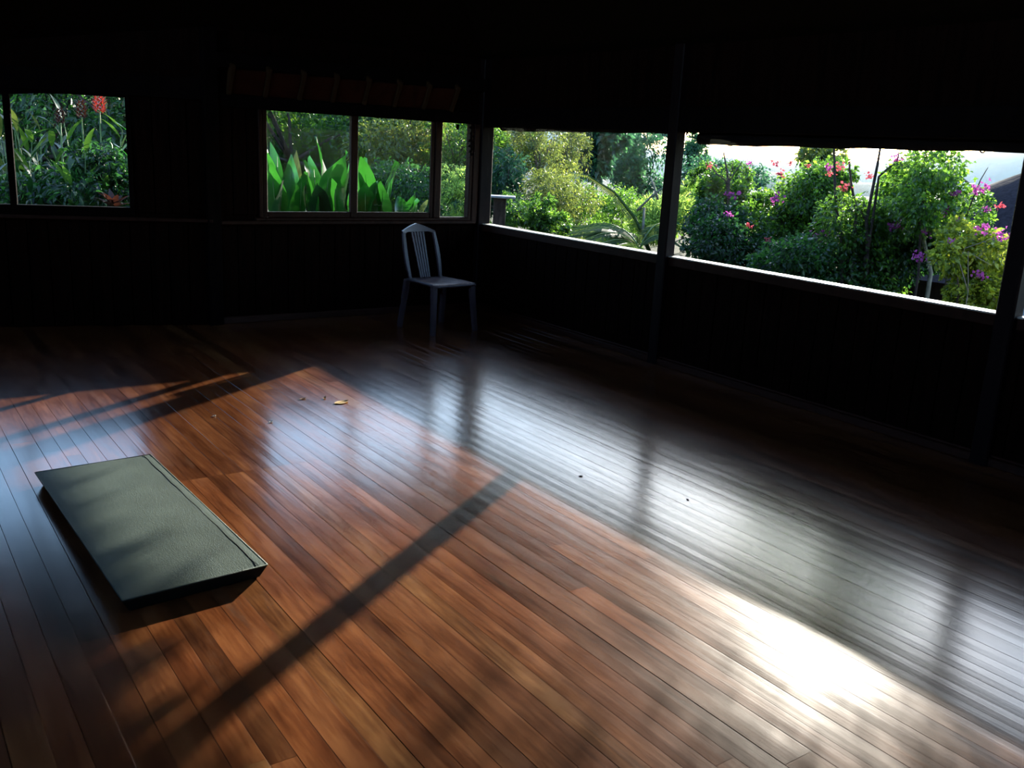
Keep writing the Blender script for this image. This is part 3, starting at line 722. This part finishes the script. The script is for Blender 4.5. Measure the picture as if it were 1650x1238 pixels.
# behind the left window -------------------------------------------
def blade(L, wd, bend, K=8, cup=0.18, wav=0.0, seed=0, roll=0.0):
    """a single long leaf: starts at origin going up +z, bending over towards +y"""
    V = []; F = []; r = random.Random(seed); p = Vector((0, 0, 0)); a = 0.0
    for i in range(K+1):
        u = i/K; hw = wd*0.5*math.sin(math.pi*min(0.985, 0.04+u*0.96)**0.85) if u < 1 else 0.004*wd
        hw = max(hw, 0.004)
        d = Vector((0, math.sin(a), math.cos(a))); nn = Vector((0, math.cos(a), -math.sin(a)))
        wv = wav*wd*math.sin(u*9+seed)
        V += [p+Vector((-hw, 0, 0))-nn*(cup*hw)+nn*wv, p, p+Vector((hw, 0, 0))-nn*(cup*hw)-nn*wv]
        p = p + d*(L/K); a += bend/K*(0.4+1.2*u)
    for i in range(K):
        for q in range(2): F.append((i*3+q, i*3+q+1, (i+1)*3+q+1, (i+1)*3+q))
    return V, F
def add_blade(name, mat, root, base, direction_az, lean, L, wd, bend, seed=0, wav=0.0, twist=0.0, cup=0.18):
    V, F = blade(L, wd, bend, 9, cup, wav, seed)
    Mx = Matrix.Translation(Vector(base)) @ Matrix.Rotation(direction_az, 4, 'Z') @ Matrix.Rotation(-lean, 4, 'X') @ Matrix.Rotation(twist, 4, 'Z')
    o = mesh_obj(name, [Mx @ v for v in V], F, M[mat], root, True); return o

def ginger(px, py, dist, h, label, seed, flower=None, n=5, mat='green', group='ginger plants outside the left window'):
    """clump of leafy canes with lance-shaped leaves in two ranks"""
    r = random.Random(seed); c_ = at(px, py, dist); g = Vector((c_.x, c_.y, GZ)); top = c_.z-GZ
    root = empty('ginger_plant', g); tag(root, label, 'plant', group)
    for k in range(n):
        a = r.uniform(0, 6.28); off = Vector((math.cos(a), math.sin(a), 0))*r.uniform(0.03, 0.22); ln = Vector((math.cos(a), math.sin(a), 0))*r.uniform(0.05, 0.35)
        hh = top*r.uniform(0.78, 1.02)
        pts_ = [off + ln*(q/4)**2 + Vector((0, 0, hh*q/4)) for q in range(5)]
        MB().tube(pts_, [0.012, 0.012, 0.010, 0.008, 0.004], 5).build('cane', M['stem'], root, True)
        az = r.uniform(0, 6.28)
        for j in range(7):
            f = 0.45+0.55*j/6; i = min(3, int(f*4)); p = pts_[i].lerp(pts_[i+1], f*4-i)
            add_blade('leaf', mat, root, p, az+(math.pi if j % 2 else 0)+r.uniform(-.4, .4), r.uniform(0.3, 0.8), r.uniform(0.28, 0.42)*h, r.uniform(0.06, 0.085)*h, r.uniform(0.5, 1.2), seed*31+j, 0.05)
    if flower:
        for (fx, fy, s_, fm) in flower:
            q = at(fx, fy, dist)-g
            MB().tube([Vector((q.x*0.5, q.y*0.5, 0)), Vector((q.x*0.9, q.y*0.9, q.z*0.6)), q-Vector((0, 0, 0.07*s_))], [0.012, 0.010, 0.008], 6).build('flower_stalk', M['stem'], root, True)
            V = []; F = []; rr = random.Random(seed)
            K = 46
            for k in range(K):           # cone of overlapping bracts
                u = k/K; a = k*2.4; rad = 0.055*s_*math.sin(math.pi*(0.18+0.8*u))**0.8; z = q.z-0.09*s_+0.20*s_*u
                b_ = Vector((q.x+math.cos(a)*rad*0.55, q.y+math.sin(a)*rad*0.55, z)); out_ = Vector((math.cos(a), math.sin(a), 0)); sd = Vector((-math.sin(a), math.cos(a), 0))
                Lb = 0.085*s_
                i0 = len(V); V += [b_-sd*Lb*0.35, b_+out_*Lb*0.75+Vector((0, 0, Lb*0.6)), b_+sd*Lb*0.35, b_+out_*Lb*0.15+Vector((0, 0, Lb*0.25))]
                F += [(i0, i0+3, i0+1), (i0+3, i0+2, i0+1)]
            mesh_obj('flower', V, F, M[fm], root)
    return root
ginger(150, 205, 12.6, 1.0, 'ginger plant with the tallest red cone flower, outside the left window', 11, [(160, 170, 1.05, 'red'), (131, 180, 0.95, 'rust')])
ginger(90, 215, 12.2, 1.05, 'ginger plant with one faded orange cone flower, outside the left window', 12, [(97, 190, 0.8, 'rust')])
ginger(35, 205, 12.8, 1.1, 'yellowish ginger plant beside the left window mullion', 13, n=6, mat='yellow')
ginger(185, 235, 11.6, 0.95, 'bright ginger plant at the right edge of the left window', 14, n=5, mat='canna')
ginger(120, 240, 11.4, 0.95, 'low ginger plant in the middle of the left window', 15, n=5)
ginger(60, 245, 11.6, 0.9, 'dark low ginger plant at the left of the left window', 16, n=5, mat='dark')
ginger(3, 230, 11.8, 1.0, 'ginger plant in the cut-off pane at the far left', 17, n=4)
tree('broadleaf_tree', 'dense dark tree closing the view behind the gingers', 'tree', 90, 175, 18, 2.6, 1.9, M['dark'], 16000, 0.13, 0.42, 21, 9, ztop=3.6)
tree('broadleaf_tree', 'green tree behind the right edge of the left window', 'tree', 215, 200, 16.5, 1.8, 1.7, M['dark'], 9000, 0.11, 0.42, 22, 8, ztop=3.4)
tree('garden_shrub', 'dark low shrub under the gingers at the left window', 'shrub', 110, 315, 12.4, 1.5, 0.55, M['dark'], 7000, 0.10, 0.4, 23, 8, trunk=False)
def fan_palm(px, py, dist, label, seed, nf=9, L=0.55, mat='dark'):
    """fronds of narrow leaflets fanning from stalks"""
    r = random.Random(seed); c_ = at(px, py, dist); g = Vector((c_.x, c_.y, GZ)); root = empty('small_palm', g); tag(root, label, 'palm')
    h = c_.z-GZ
    for k in range(nf):
        a = 6.28*k/nf + r.uniform(-.3, .3); el = r.uniform(0.3, 1.1); D = Vector((math.cos(a)*math.cos(el), math.sin(a)*math.cos(el), math.sin(el)))
        s0 = Vector((0, 0, h*0.55)); pts_ = [s0 + D*(L*q/6) + Vector((0, 0, -0.28*L*(q/6)**2)) for q in range(7)]
        MB().tube(pts_, [0.010]*3+[0.007]*2+[0.004, 0.002], 5).build('frond_stalk', M['stem'], root, True)
        V = []; F = []
        for j in range(1, 7):
            for m_ in (0, 0.5):
                u = min(0.98, (j+m_)/7); i = min(5, int(u*6)); p = pts_[i].lerp(pts_[i+1], u*6-i); t_ = (pts_[i+1]-pts_[i]).normalized()
                sd = t_.cross(Vector((0, 0, 1))).normalized()
                for sg in (-1, 1):
                    ll = L*0.62*math.sin(math.pi*(0.25+0.65*u)); dd = (sd*sg*0.75+t_*0.75).normalized(); e = p+dd*ll-Vector((0, 0, ll*0.18)); wv = t_.cross(dd).cross(dd).normalized()*0.016
                    i0 = len(V); V += [p, p.lerp(e, 0.4)+wv+Vector((0, 0, .01)), e, p.lerp(e, 0.4)-wv+Vector((0, 0, .01))]; F += [(i0, i0+1, i0+2), (i0, i0+2, i0+3)]
        mesh_obj('frond', V, F, M[mat], root)
    return root
fan_palm(40, 312, 10.9, 'small palm with lit fronds in the lower left of the left window', 31, mat='green')
fan_palm(105, 318, 10.8, 'small dark palm at the bottom of the left window', 32, nf=10, L=0.6)
rc = at(182, 318, 10.9); ru = empty('bromeliad', (rc.x, rc.y, GZ)); tag(ru, 'rust-brown leafy clump in the lower right of the left window', 'plant')
for k in range(16):
    add_blade('leaf', 'rust', ru, (0, 0, rc.z-GZ-0.12), k*0.8, 0.4+0.05*k, 0.26, 0.07, 0.9, k)
MB().tube([(0, 0, 0), (0, 0, rc.z-GZ-0.1)], 0.03, 6).build('stem', M['stem'], ru, True)
tree('garden_shrub', 'olive shrub at the lower right of the left window', 'shrub', 190, 290, 11.8, 0.55, 0.4, M['dark'], 2600, 0.07, 0.4, 33, 5, trunk=False)

# behind the sliding window ----------------------------------------
def broadleaf(name, label, base_px, dist, leaves, seed, group=None):
    """upright plant whose big paddle leaves each rise on a stalk; leaves = (tip px, tip py, length, width, lean side)"""
    c_ = at(base_px, 330, dist); g = Vector((c_.x, c_.y, GZ)); root = empty(name, g); tag(root, label, 'plant', group); r = random.Random(seed)
    for k, (tx, ty, L_, wd, dd, mt) in enumerate(leaves):
        tip = at(tx, ty, dist+dd)-g
        base = Vector((tip.x*0.75+r.uniform(-.05, .05), tip.y*0.75, tip.z-L_*0.93))
        lean_v = tip-base; az = math.atan2(-lean_v.x, lean_v.y); lean = math.atan2(math.hypot(lean_v.x, lean_v.y), lean_v.z)
        MB().tube([Vector((0, 0, 0)), Vector((base.x*0.6, base.y*0.6, base.z*0.6)), base], [0.022, 0.018, 0.010], 6).build('stalk', M['stem'], root, True)
        o = add_blade('leaf', mt, root, base, az, max(0.0, lean-0.12)+r.uniform(-.04, .08), L_*1.05, wd*1.25, 0.25+r.uniform(0, .45), seed*17+k, 0.09, r.uniform(-1.0, 1.0), 0.30)
        MB().tube([base, base.lerp(tip, 0.5)-Vector((0, 0, .0)), base.lerp(tip, 0.9)], [0.008, 0.006, 0.002], 5).build('midrib', M['stem'], o, True)
    return root
broadleaf('canna_plant', 'canna plant with pale-edged leaves at the left of the sliding window', 455, 11.3,
    [(432, 246, .75, .18, 0, 'canna'), (446, 240, .85, .15, .1, 'canna'), (438, 270, .7, .2, -.2, 'canna'), (468, 262, .8, .2, .1, 'canna'), (480, 252, .7, .13, .3, 'yellow'), (455, 290, .6, .22, -.3, 'dark'), (486, 285, .6, .2, -.2, 'canna')], 41, 'canna plants outside the sliding window')
broadleaf('canna_plant', 'tallest canna plant in the left pane of the sliding window', 520, 11.2,
    [(517, 236, .95, .22, 0, 'canna'), (505, 262, .8, .22, .1, 'canna'), (492, 270, .7, .2, 0, 'canna'), (530, 275, .7, .24, -.2, 'canna'), (548, 254, .9, .28, .0, 'canna'), (560, 262, .8, .24, .2, 'canna'), (540, 296, .55, .22, -.3, 'canna'), (510, 300, .5, .2, -.3, 'dark')], 42, 'canna plants outside the sliding window')
broadleaf('canna_plant', 'bright green canna plant in the right pane of the sliding window', 598, 11.2,
    [(582, 266, .8, .24, 0, 'canna'), (594, 266, .95, .28, -.1, 'canna'), (607, 296, .6, .24, -.2, 'canna'), (624, 270, .8, .2, .1, 'canna'), (630, 272, .7, .16, .2, 'canna'), (588, 300, .5, .22, -.3, 'canna'), (618, 300, .5, .2, -.2, 'canna')], 43, 'canna plants outside the sliding window')
broadleaf('canna_plant', 'low canna plant at the bottom right of the sliding window', 660, 11.0,
    [(648, 322, .45, .22, 0, 'canna'), (672, 318, .5, .2, 0, 'canna'), (664, 326, .45, .2, -.1, 'canna'), (684, 326, .4, .14, .2, 'yellow')], 44, 'canna plants outside the sliding window')
tree('broadleaf_tree', 'olive-leaved tree behind the left pane of the sliding window', 'tree', 470, 215, 16.0, 1.5, 1.15, M['green'], 12000, 0.085, 0.4, 51, 9, ztop=3.4)
tree('broadleaf_tree', 'dark tree filling the gap behind the sliding window mullion', 'tree', 560, 235, 17.5, 1.7, 1.3, M['dark'], 12000, 0.09, 0.42, 52, 9, ztop=3.6)
tree('broadleaf_tree', 'sunlit yellow-green tree behind the right pane of the sliding window', 'tree', 645, 222, 15.4, 0.95, 0.8, M['yellow'], 8000, 0.07, 0.42, 53, 8, ztop=3.2)
tree('broadleaf_tree', 'shaded tree behind the sliding window frame beside the narrow pane', 'tree', 690, 255, 16.4, 1.1, 1.3, M['dark'], 9000, 0.08, 0.42, 54, 8, ztop=3.6)
tree('garden_shrub', 'dark shrub under the sunlit tree in the sliding window', 'shrub', 645, 300, 13.2, 0.7, 0.45, M['dark'], 5000, 0.06, 0.42, 55, 7, trunk=False)
tree('broadleaf_tree', 'hazy green tree seen through the narrow pane', 'tree', 738, 245, 15.0, 0.8, 1.1, M['green'], 8000, 0.065, 0.42, 56, 8, ztop=3.2)
tree('garden_shrub', 'light shrub low behind the narrow pane', 'shrub', 728, 325, 12.5, 0.5, 0.4, M['fern'], 3000, 0.055, 0.4, 57, 5, trunk=False)
tree('broadleaf_tree', 'tall dark tree between the left window and the sliding window', 'tree', 380, 200, 18.5, 2.0, 1.6, M['dark'], 8000, 0.12, 0.42, 58, 8, ztop=3.8)

for k, (px, d_, lab) in enumerate(((20, 22, 'far dark tree at the left edge behind the gingers'), (150, 22.5, 'far dark tree right behind the red cone flowers'), (300, 22, 'far tree hidden mostly by the wall between the windows'), (470, 21.5, 'far dark tree behind the olive-leaved tree'), (590, 22, 'far dark tree behind the sliding window mullion'), (700, 21, 'far dark tree behind the narrow pane'))):
    tree('broadleaf_tree', lab, 'tree', px, 225, d_, 1.7, 1.7, M['dark'], 15000, 0.12, 0.5, 300+k, 11, ztop=4.2)
# behind the long window right of the corner ------------------------
tree('broadleaf_tree', 'lush green tree next to the corner post', 'tree', 812, 250, 16.5, 0.75, 0.75, M['green'], 9000, 0.075, 0.42, 61, 8)
tree('broadleaf_tree', 'dark blue-green tree low beside the corner post', 'tree', 800, 310, 14.0, 0.6, 0.6, M['blue'], 5000, 0.07, 0.42, 62, 6)
tree('feathery_tree', 'yellow-green feathery tree left of centre in the corner garden window', 'tree', 872, 262, 15.0, 0.62, 0.80, M['yellow'], 9000, 0.055, 0.3, 63, 8)
tree('feathery_tree', 'pointed yellow-green tree beside the hazy big-leaved tree', 'tree', 905, 262, 17.0, 0.5, 0.80, M['yellow'], 7000, 0.06, 0.3, 64, 8)
tree('feathery_tree', 'olive bush mass below the feathery trees', 'shrub', 920, 330, 13.6, 0.75, 0.50, M['yellow'], 8000, 0.05, 0.3, 65, 8, trunk=False)
tree('garden_shrub', 'deep green rounded shrub just outside the corner garden window', 'shrub', 858, 352, 11.6, 0.40, 0.30, M['green'], 4500, 0.055, 0.5, 66, 7, trunk=False)
tree('garden_shrub', 'small mixed shrub at the foot of the corner post outside', 'shrub', 810, 352, 12.2, 0.40, 0.30, M['green'], 3000, 0.05, 0.45, 67, 5, trunk=False)
tree('broadleaf_tree', 'tall hazy tree with big pale leaves in the corner garden window', 'tree', 960, 235, 23, 0.75, 0.95, M['blue'], 1500, 0.26, 0.45, 68, 7)
tree('broadleaf_tree', 'hazy distant tree left of the middle post', 'tree', 1045, 275, 30, 1.3, 1.35, M['blue'], 9000, 0.12, 0.45, 69, 9)
tree('broadleaf_tree', 'small hazy rounded tree among the far palms', 'tree', 1012, 255, 34, 0.6, 0.75, M['green'], 3500, 0.12, 0.45, 70, 5)
tree('garden_shrub', 'green shrubs below the far trees beside the middle post', 'shrub', 1010, 352, 16.0, 0.8, 0.42, M['green'], 7000, 0.06, 0.42, 71, 8, trunk=False)
tree('tall_grass_clump', 'pale yellow-green bushy grass behind the middle post', 'grass', 1070, 370, 12.6, 0.55, 0.38, M['fern'], 6500, 0.09, 0.14, 72, 7, trunk=False, droop=-0.5)
tree('garden_shrub', 'pale bush right of the middle post', 'shrub', 1105, 345, 13.6, 0.5, 0.6, M['fern'], 6500, 0.085, 0.2, 73, 7, trunk=False, droop=-0.3)
tree('garden_shrub', 'light green shrub bank behind the leaning frond', 'shrub', 950, 345, 18.0, 0.9, 0.5, M['green'], 8000, 0.07, 0.42, 74, 8, trunk=False)
# fern fronds arching at the sill
def frond(root, name, pts_, L, mat, dens=46, sag=0.25, wd=0.012, stalk='stem'):
    pts_ = [Vector(p) for p in pts_]
    o = MB().tube(pts_, [0.009*(1-0.8*i/(len(pts_)-1)) for i in range(len(pts_))], 5).build(name+'_stalk', M[stalk], root, True)
    V = []; F = []; K = len(pts_)-1
    for j in range(dens):
        u = 0.06+0.93*j/dens; i = min(K-1, int(u*K)); p = pts_[i].lerp(pts_[i+1], u*K-i); t_ = (pts_[i+1]-pts_[i]).normalized()
        sd = t_.cross(Vector((0, 0, 1)))
        if sd.length < 0.05: sd = Vector((1, 0, 0))
        sd.normalize()
        for sg in (-1, 1):
            ll = L*math.sin(math.pi*min(1, 0.12+0.86*u))**0.7*(1-0.3*u); dd = (sd*sg+t_*0.45).normalized(); e = p+dd*ll-Vector((0, 0, ll*sag)); wv = t_*wd
            i0 = len(V); V += [p-wv*0.5, p.lerp(e, 0.45)+wv*0.7+Vector((0, 0, .006)), e, p.lerp(e, 0.45)-wv*0.7+Vector((0, 0, .006))]; F += [(i0, i0+1, i0+2), (i0, i0+2, i0+3)]
    return mesh_obj(name, V, F, M[mat], root)
def arch(a, b, h, K=12):
    a, b = Vector(a), Vector(b); return [a.lerp(b, k/K) + Vector((0, 0, h*math.sin(math.pi*(k/K)**0.8))) for k in range(K+1)]
fb = at(1015, 400, 10.9); fe = empty('tree_fern', (fb.x, fb.y, GZ)); tag(fe, 'tree fern with pale arching fronds just beyond the sill', 'fern')
hub = at(1030, 402, 10.9) - Vector((fb.x, fb.y, GZ))
MB().tube([(0, 0, 0), (hub.x*0.5, hub.y*0.5, hub.z*0.5), hub], [0.07, 0.06, 0.05], 8).build('trunk', M['bark'], fe, True)
for k, (ex, ey, ed, hh) in enumerate(((912, 378, 10.7, 0.17), (930, 392, 10.4, 0.16), (955, 398, 10.2, 0.10), (905, 365, 11.6, 0.13), (985, 400, 10.1, 0.06), (1100, 400, 11.0, 0.16), (1090, 372, 11.8, 0.2), (918, 372, 11.2, 0.2), (940, 384, 10.9, 0.2), (900, 385, 11.0, 0.14), (965, 380, 11.6, 0.16))):
    e = at(ex, ey, ed) - Vector((fb.x, fb.y, GZ)); frond(fe, 'frond', arch(hub, e, hh), 0.20, 'fern', 66, 0.3, 0.010)
# long leaning frond with its rachis crossing the view
lb = at(1046, 404, 11.6); lf = empty('palm_frond_plant', (lb.x, lb.y, GZ)); tag(lf, 'palm with one long yellowish frond leaning up to the left', 'palm')
o0 = Vector((lb.x, lb.y, GZ)); q0 = lb-o0; q1 = at(1022, 350, 11.6)-o0; q2 = at(990, 310, 11.7)-o0; q3 = at(948, 283, 11.8)-o0; q4 = at(915, 278, 11.9)-o0
MB().tube([(0, 0, 0), q0], [0.05, 0.03], 8).build('trunk', M['bark'], lf, True)
frond(lf, 'frond', [q0, q0.lerp(q1, .5), q1, q1.lerp(q2, .5), q2, q2.lerp(q3, .5), q3, q4], 0.13, 'lime', 60, 0.8, 0.014)
MB().tube([q0, q0.lerp(q1, .5), q1, q2, q3], [0.026, 0.024, 0.022, 0.016, 0.008], 6).build('rachis', M['fern'], lf, True)
for (a, b) in (((1026, 340), (1074, 298)), ((1060, 322), (1048, 285))):
    MB().tube([at(*a, 11.8)-o0, at((a[0]+b[0])/2, (a[1]+b[1])/2-3, 11.8)-o0, at(*b, 11.8)-o0], [0.016, 0.012, 0.007], 6).build('bare_stalk', M['palebark'], lf, True)
MB().tube([q0, at(1036, 370, 11.7)-o0, at(1038, 335, 11.8)-o0, at(1030, 338, 11.8)-o0], [0.02, 0.018, 0.016, 0.012], 6).build('bare_stalk', M['palebark'], lf, True)
# far palm
pb = at(1036, 300, 32); po = Vector((pb.x, pb.y, GZ-1)); fp = empty('palm_tree', po); tag(fp, 'dark slender palm silhouette against the bright haze', 'palm')
pt = at(1036, 232, 32)-po
MB().tube([(0, 0, 0), (pt.x*0.5+.05, pt.y*0.5, pt.z*0.5), pt], [0.16, 0.12, 0.09], 8).build('trunk', M['bark'], fp, True)
for k in range(11):
    a = k*0.571; frond(fp, 'frond', [pt + Vector((math.cos(a)*1.3*q/6, math.sin(a)*1.3*q/6, 0.45*math.sin(q/6*2.4))) for q in range(7)], 0.42, 'blue', 30, 0.7, 0.03)
# grey-capped post outside the corner
sp = at(806, 316, 10.6); bt = empty('garden_post', (sp.x, sp.y, GZ)); tag(bt, 'weathered post with a flat grey board on top outside the corner post', 'post')
d_ = cR.copy(); d_.z = 0; d_.normalize()
MB().cbox((-0.07, -0.06, 0), (0.07, 0.06, sp.z-GZ-0.02)).build('shaft', M['bark'], bt)
MB().cbox((-0.12, -0.11, sp.z-GZ-0.02), (0.17, 0.11, sp.z-GZ+0.005)).build('cap_board', M['metal'], bt)
bt.rotation_euler.z = math.atan2(d_.y, d_.x)

# behind the long window with flowering shrubs -----------------------
def flower_cluster(root, P_, s_, mat, seed):
    r = random.Random(seed); V = []; F = []
    for k in range(26):
        a = Vector((r.gauss(0, 1), r.gauss(0, 1), r.gauss(0, 0.8))); c_ = P_ + a*0.36*s_
        n_ = Vector((r.gauss(0, 1), r.gauss(0, 1), r.gauss(0, 1))).normalized(); u_ = n_.orthogonal().normalized(); v_ = n_.cross(u_); q = s_*0.34
        i0 = len(V); V += [c_-u_*q*0.5, c_+v_*q*0.5+n_*q*0.2, c_+u_*q*0.7, c_-v_*q*0.5+n_*q*0.2]; F += [(i0, i0+1, i0+2), (i0, i0+2, i0+3)]
    return mesh_obj('flower', V, F, M[mat], root)
def bougainvillea(label, px, py, dist, rx, ry, mat, n, seed, flowers, leaf=0.055, ztop=None, trunks=(), nblob=9, extra=()):
    root = tree('flowering_shrub', label, 'shrub', px, py, dist, rx, ry, M[mat], n, leaf, 0.6, seed, nblob, trunk=not trunks, group='flowering shrubs outside the right window', ztop=ztop, depth=0.7)
    g = root.location.copy()
    for k, (fx, fy, s_, fm) in enumerate(flowers):
        flower_cluster(root, at(fx, fy, dist-rx*0.55)-g, s_, fm, seed*7+k)
    for pts_ in trunks:
        q = [at(x, y, dist-dd)-g for x, y, dd in pts_[1]]; q = [Vector((q[0].x, q[0].y, 0))]+q
        MB().tube(q, [0.55*pts_[0]*(1-0.7*i/(len(q)-1)) for i in range(len(q))], 7).build('branch', M['bark' if len(pts_) < 3 else pts_[2]], root, True)
    for (c2, r2, k2, m2) in extra:
        P_, O_ = crown_points(k2, [((c2[0]-g.x, c2[1]-g.y, c2[2]-g.z), r2)], seed+5)
        leafcloud('foliage', P_, leaf, 0.6, M[m2], root, O_, 0.3, seed=seed+5)
    return root
bougainvillea('broad dark flowering shrub right of the middle post', 1190, 405, 11.6, 0.85, 0.50, 'dark', 12000, 81,
    [(1173, 346, .07, 'pink'), (1206, 364, .06, 'coral'), (1238, 388, .06, 'coral')])
bougainvillea('shrub with a bare Y-shaped dead stem above it', 1165, 325, 12.6, 0.55, 0.42, 'green', 7000, 82,
    [(1181, 312, .15, 'pink'), (1145, 267, .07, 'coral')],
    trunks=[(0.05, [(1174, 330, .3), (1174, 300, .3), (1172, 280, .3), (1166, 245, .3)]), (0.03, [(1174, 330, .3), (1174, 294, .3), (1183, 280, .3), (1196, 260, .3)]), (0.03, [(1174, 330, .3), (1170, 292, .3), (1155, 280, .3), (1148, 270, .3)]), (0.02, [(1174, 330, .3), (1176, 284, .3), (1180, 272, .3), (1181, 260, .3)])])
bougainvillea('round-topped shrub with pink heads under the blind', 1265, 320, 12.4, 0.85, 0.62, 'green', 14000, 83,
    [(1208, 262, .07, 'pink'), (1250, 262, .09, 'coral'), (1259, 279, .09, 'coral'), (1274, 262, .06, 'coral'), (1253, 321, .11, 'pink'), (1302, 267, .05, 'coral')], ztop=2.25)
bougainvillea('tall many-trunked shrub in the middle of the right window', 1385, 375, 11.3, 0.85, 0.75, 'green', 17000, 84,
    [(1320, 376, .12, 'pink'), (1338, 272, .08, 'pink'), (1352, 268, .09, 'coral'), (1361, 302, .10, 'coral'), (1338, 280, .06, 'coral'), (1400, 284, .07, 'coral'), (1397, 424, .07, 'pink'), (1442, 364, .10, 'pink'), (1461, 364, .12, 'pink'), (1466, 338, .08, 'pink'), (1443, 255, .09, 'pink')],
    trunks=[(0.05, [(1355, 470, .5), (1358, 400, .5), (1348, 340, .5), (1345, 290, .5), (1344, 240, .5), (1350, 190, .4)]), (0.055, [(1372, 470, .5), (1376, 400, .5), (1380, 340, .5), (1372, 300, .4), (1368, 260, .4)]),
            (0.05, [(1394, 470, .5), (1398, 400, .5), (1396, 356, .5), (1405, 310, .5), (1414, 265, .5), (1418, 240, .5), (1425, 190, .5)]), (0.03, [(1396, 400, .5), (1396, 356, .5), (1382, 335, .5), (1372, 325, .5)]),
            (0.03, [(1414, 300, .5), (1416, 285, .5), (1430, 272, .5), (1445, 262, .5), (1450, 240, .5)])],
    extra=[((4.0, -1.50, 3.05), (0.9, 1.1, 0.60), 4200, 'green'), ((4.0, -2.35, 2.80), (0.7, 0.60, 0.58), 3600, 'green')])
bougainvillea('airy tall shrub with violet heads near the right post', 1505, 315, 10.8, 0.80, 0.52, 'green', 7500, 85,
    [(1582, 303, .12, 'pink'), (1541, 312, .07, 'pink'), (1527, 338, .07, 'pink'), (1588, 337, .06, 'pink'), (1541, 359, .10, 'pink'), (1497, 373, .09, 'pink'), (1611, 332, .06, 'coral'), (1514, 380, .05, 'coral')],
    ztop=2.05, trunks=[(0.03, [(1480, 440, .2), (1484, 350, .2), (1492, 290, .2), (1494, 275, .2), (1487, 256, .2)]), (0.05, [(1500, 440, -.2), (1475, 330, -.2), (1500, 245, -.2), (1535, 275, -.2), (1560, 295, -.2), (1600, 330, -.2)], 'palebark'), (0.02, [(1530, 420, .2), (1568, 320, .2), (1580, 290, .2), (1592, 270, .2)])])
bougainvillea('bright yellow-green shrub low beside the right post', 1570, 435, 9.9, 0.55, 0.42, 'lime', 9000, 86,
    [(1584, 369, .10, 'pink'), (1614, 381, .10, 'pink'), (1579, 444, .09, 'pink'), (1533, 389, .05, 'pink'), (1480, 412, .09, 'pink')],
    trunks=[(0.012, [(1560, 470, .3), (1545, 420, .3), (1555, 400, .3), (1590, 388, .3), (1606, 381, .3)], 'palebark'), (0.012, [(1560, 470, .3), (1560, 405, .3), (1575, 415, .3), (1598, 428, .3)], 'palebark'), (0.02, [(1545, 470, .2), (1540, 420, .2), (1536, 390, .2)])], ztop=1.35)
tree('garden_shrub', 'dark undergrowth along the foot of the flowering shrubs', 'shrub', 1300, 440, 10.9, 1.3, 0.42, M['dark'], 11000, 0.06, 0.55, 87, 10, trunk=False, depth=0.45)
tree('broadleaf_tree', 'pale sunlit tree on the skyline behind the many-trunked shrub', 'tree', 1325, 275, 19.0, 0.6, 0.55, M['yellow'], 3500, 0.09, 0.5, 88, 6)
tree('garden_shrub', 'leafy shrub filling the gap between the round-topped and many-trunked shrubs', 'shrub', 1325, 330, 12.8, 0.6, 0.55, M['green'], 9000, 0.055, 0.6, 89, 8, trunk=False, depth=0.7)
tree('garden_shrub', 'leafy shrub behind the right half of the many-trunked shrub', 'shrub', 1450, 320, 12.2, 0.6, 0.50, M['green'], 8000, 0.055, 0.6, 90, 8, trunk=False, depth=0.7)
tree('garden_shrub', 'dark leafy shrub behind the violet-headed shrub', 'shrub', 1500, 400, 11.4, 0.5, 0.4, M['dark'], 5000, 0.055, 0.6, 91, 8, trunk=False, depth=0.7)
tree('broadleaf_tree', 'low hazy tree line behind the dead stem', 'tree', 1150, 290, 26.0, 1.3, 0.55, M['blue'], 7000, 0.10, 0.5, 92, 8)
tree('broadleaf_tree', 'hazy tree just right of the middle post', 'tree', 1112, 255, 28.0, 0.5, 0.7, M['blue'], 3500, 0.10, 0.5, 93, 6)
# dark neighbouring roof behind the right-hand shrubs
rb = at(1672, 300, 14.5); hu = empty('thatched_hut', (rb.x, rb.y, GZ)); tag(hu, 'neighbouring hut with a dark conical thatched roof behind the right shrubs', 'hut')
hz = rb.z - GZ + 0.25
V = [(0, 0, hz)]; F = []; K = 28; lay = [(0.25, -0.12), (0.9, -0.42), (1.7, -0.92), (2.35, -1.42)]
for rr, dz in lay:
    for k in range(K): V.append((rr*math.cos(2*math.pi*k/K), rr*math.sin(2*math.pi*k/K), hz+dz+random.uniform(-.02, .02)))
F += [(0, 1+k, 1+(k+1) % K) for k in range(K)]
for i in range(3): F += [(1+i*K+k, 1+(i+1)*K+k, 1+(i+1)*K+(k+1) % K, 1+i*K+(k+1) % K) for k in range(K)]
F += [tuple(1+3*K+k for k in range(K))]
mesh_obj('roof', V, F, M['slate'], hu, True)
MB().tube([(0, 0, 0), (0, 0, hz-1.3)], 1.75, 24).build('wall', M['slate'], hu)
MB().tube([(0, 0, hz-0.1), (0, 0, hz+0.1)], [0.14, 0.05], 10).build('roof_cap', M['slate'], hu, True)
# pale wall outside the cut-off window
gw = at(1668, 470, 8.9); gwo = empty('garden_wall', (gw.x, gw.y, GZ)); tag(gwo, 'pale grey rendered wall just visible past the right post', 'wall')
MB().cbox((0.0, -3.0, 0), (0.15, 0.12, 1.75)).build('wall_body', M['concrete'], gwo); MB().cbox((-0.03, -3.0, 1.75), (0.18, 0.15, 1.80)).build('coping', M['concrete'], gwo)
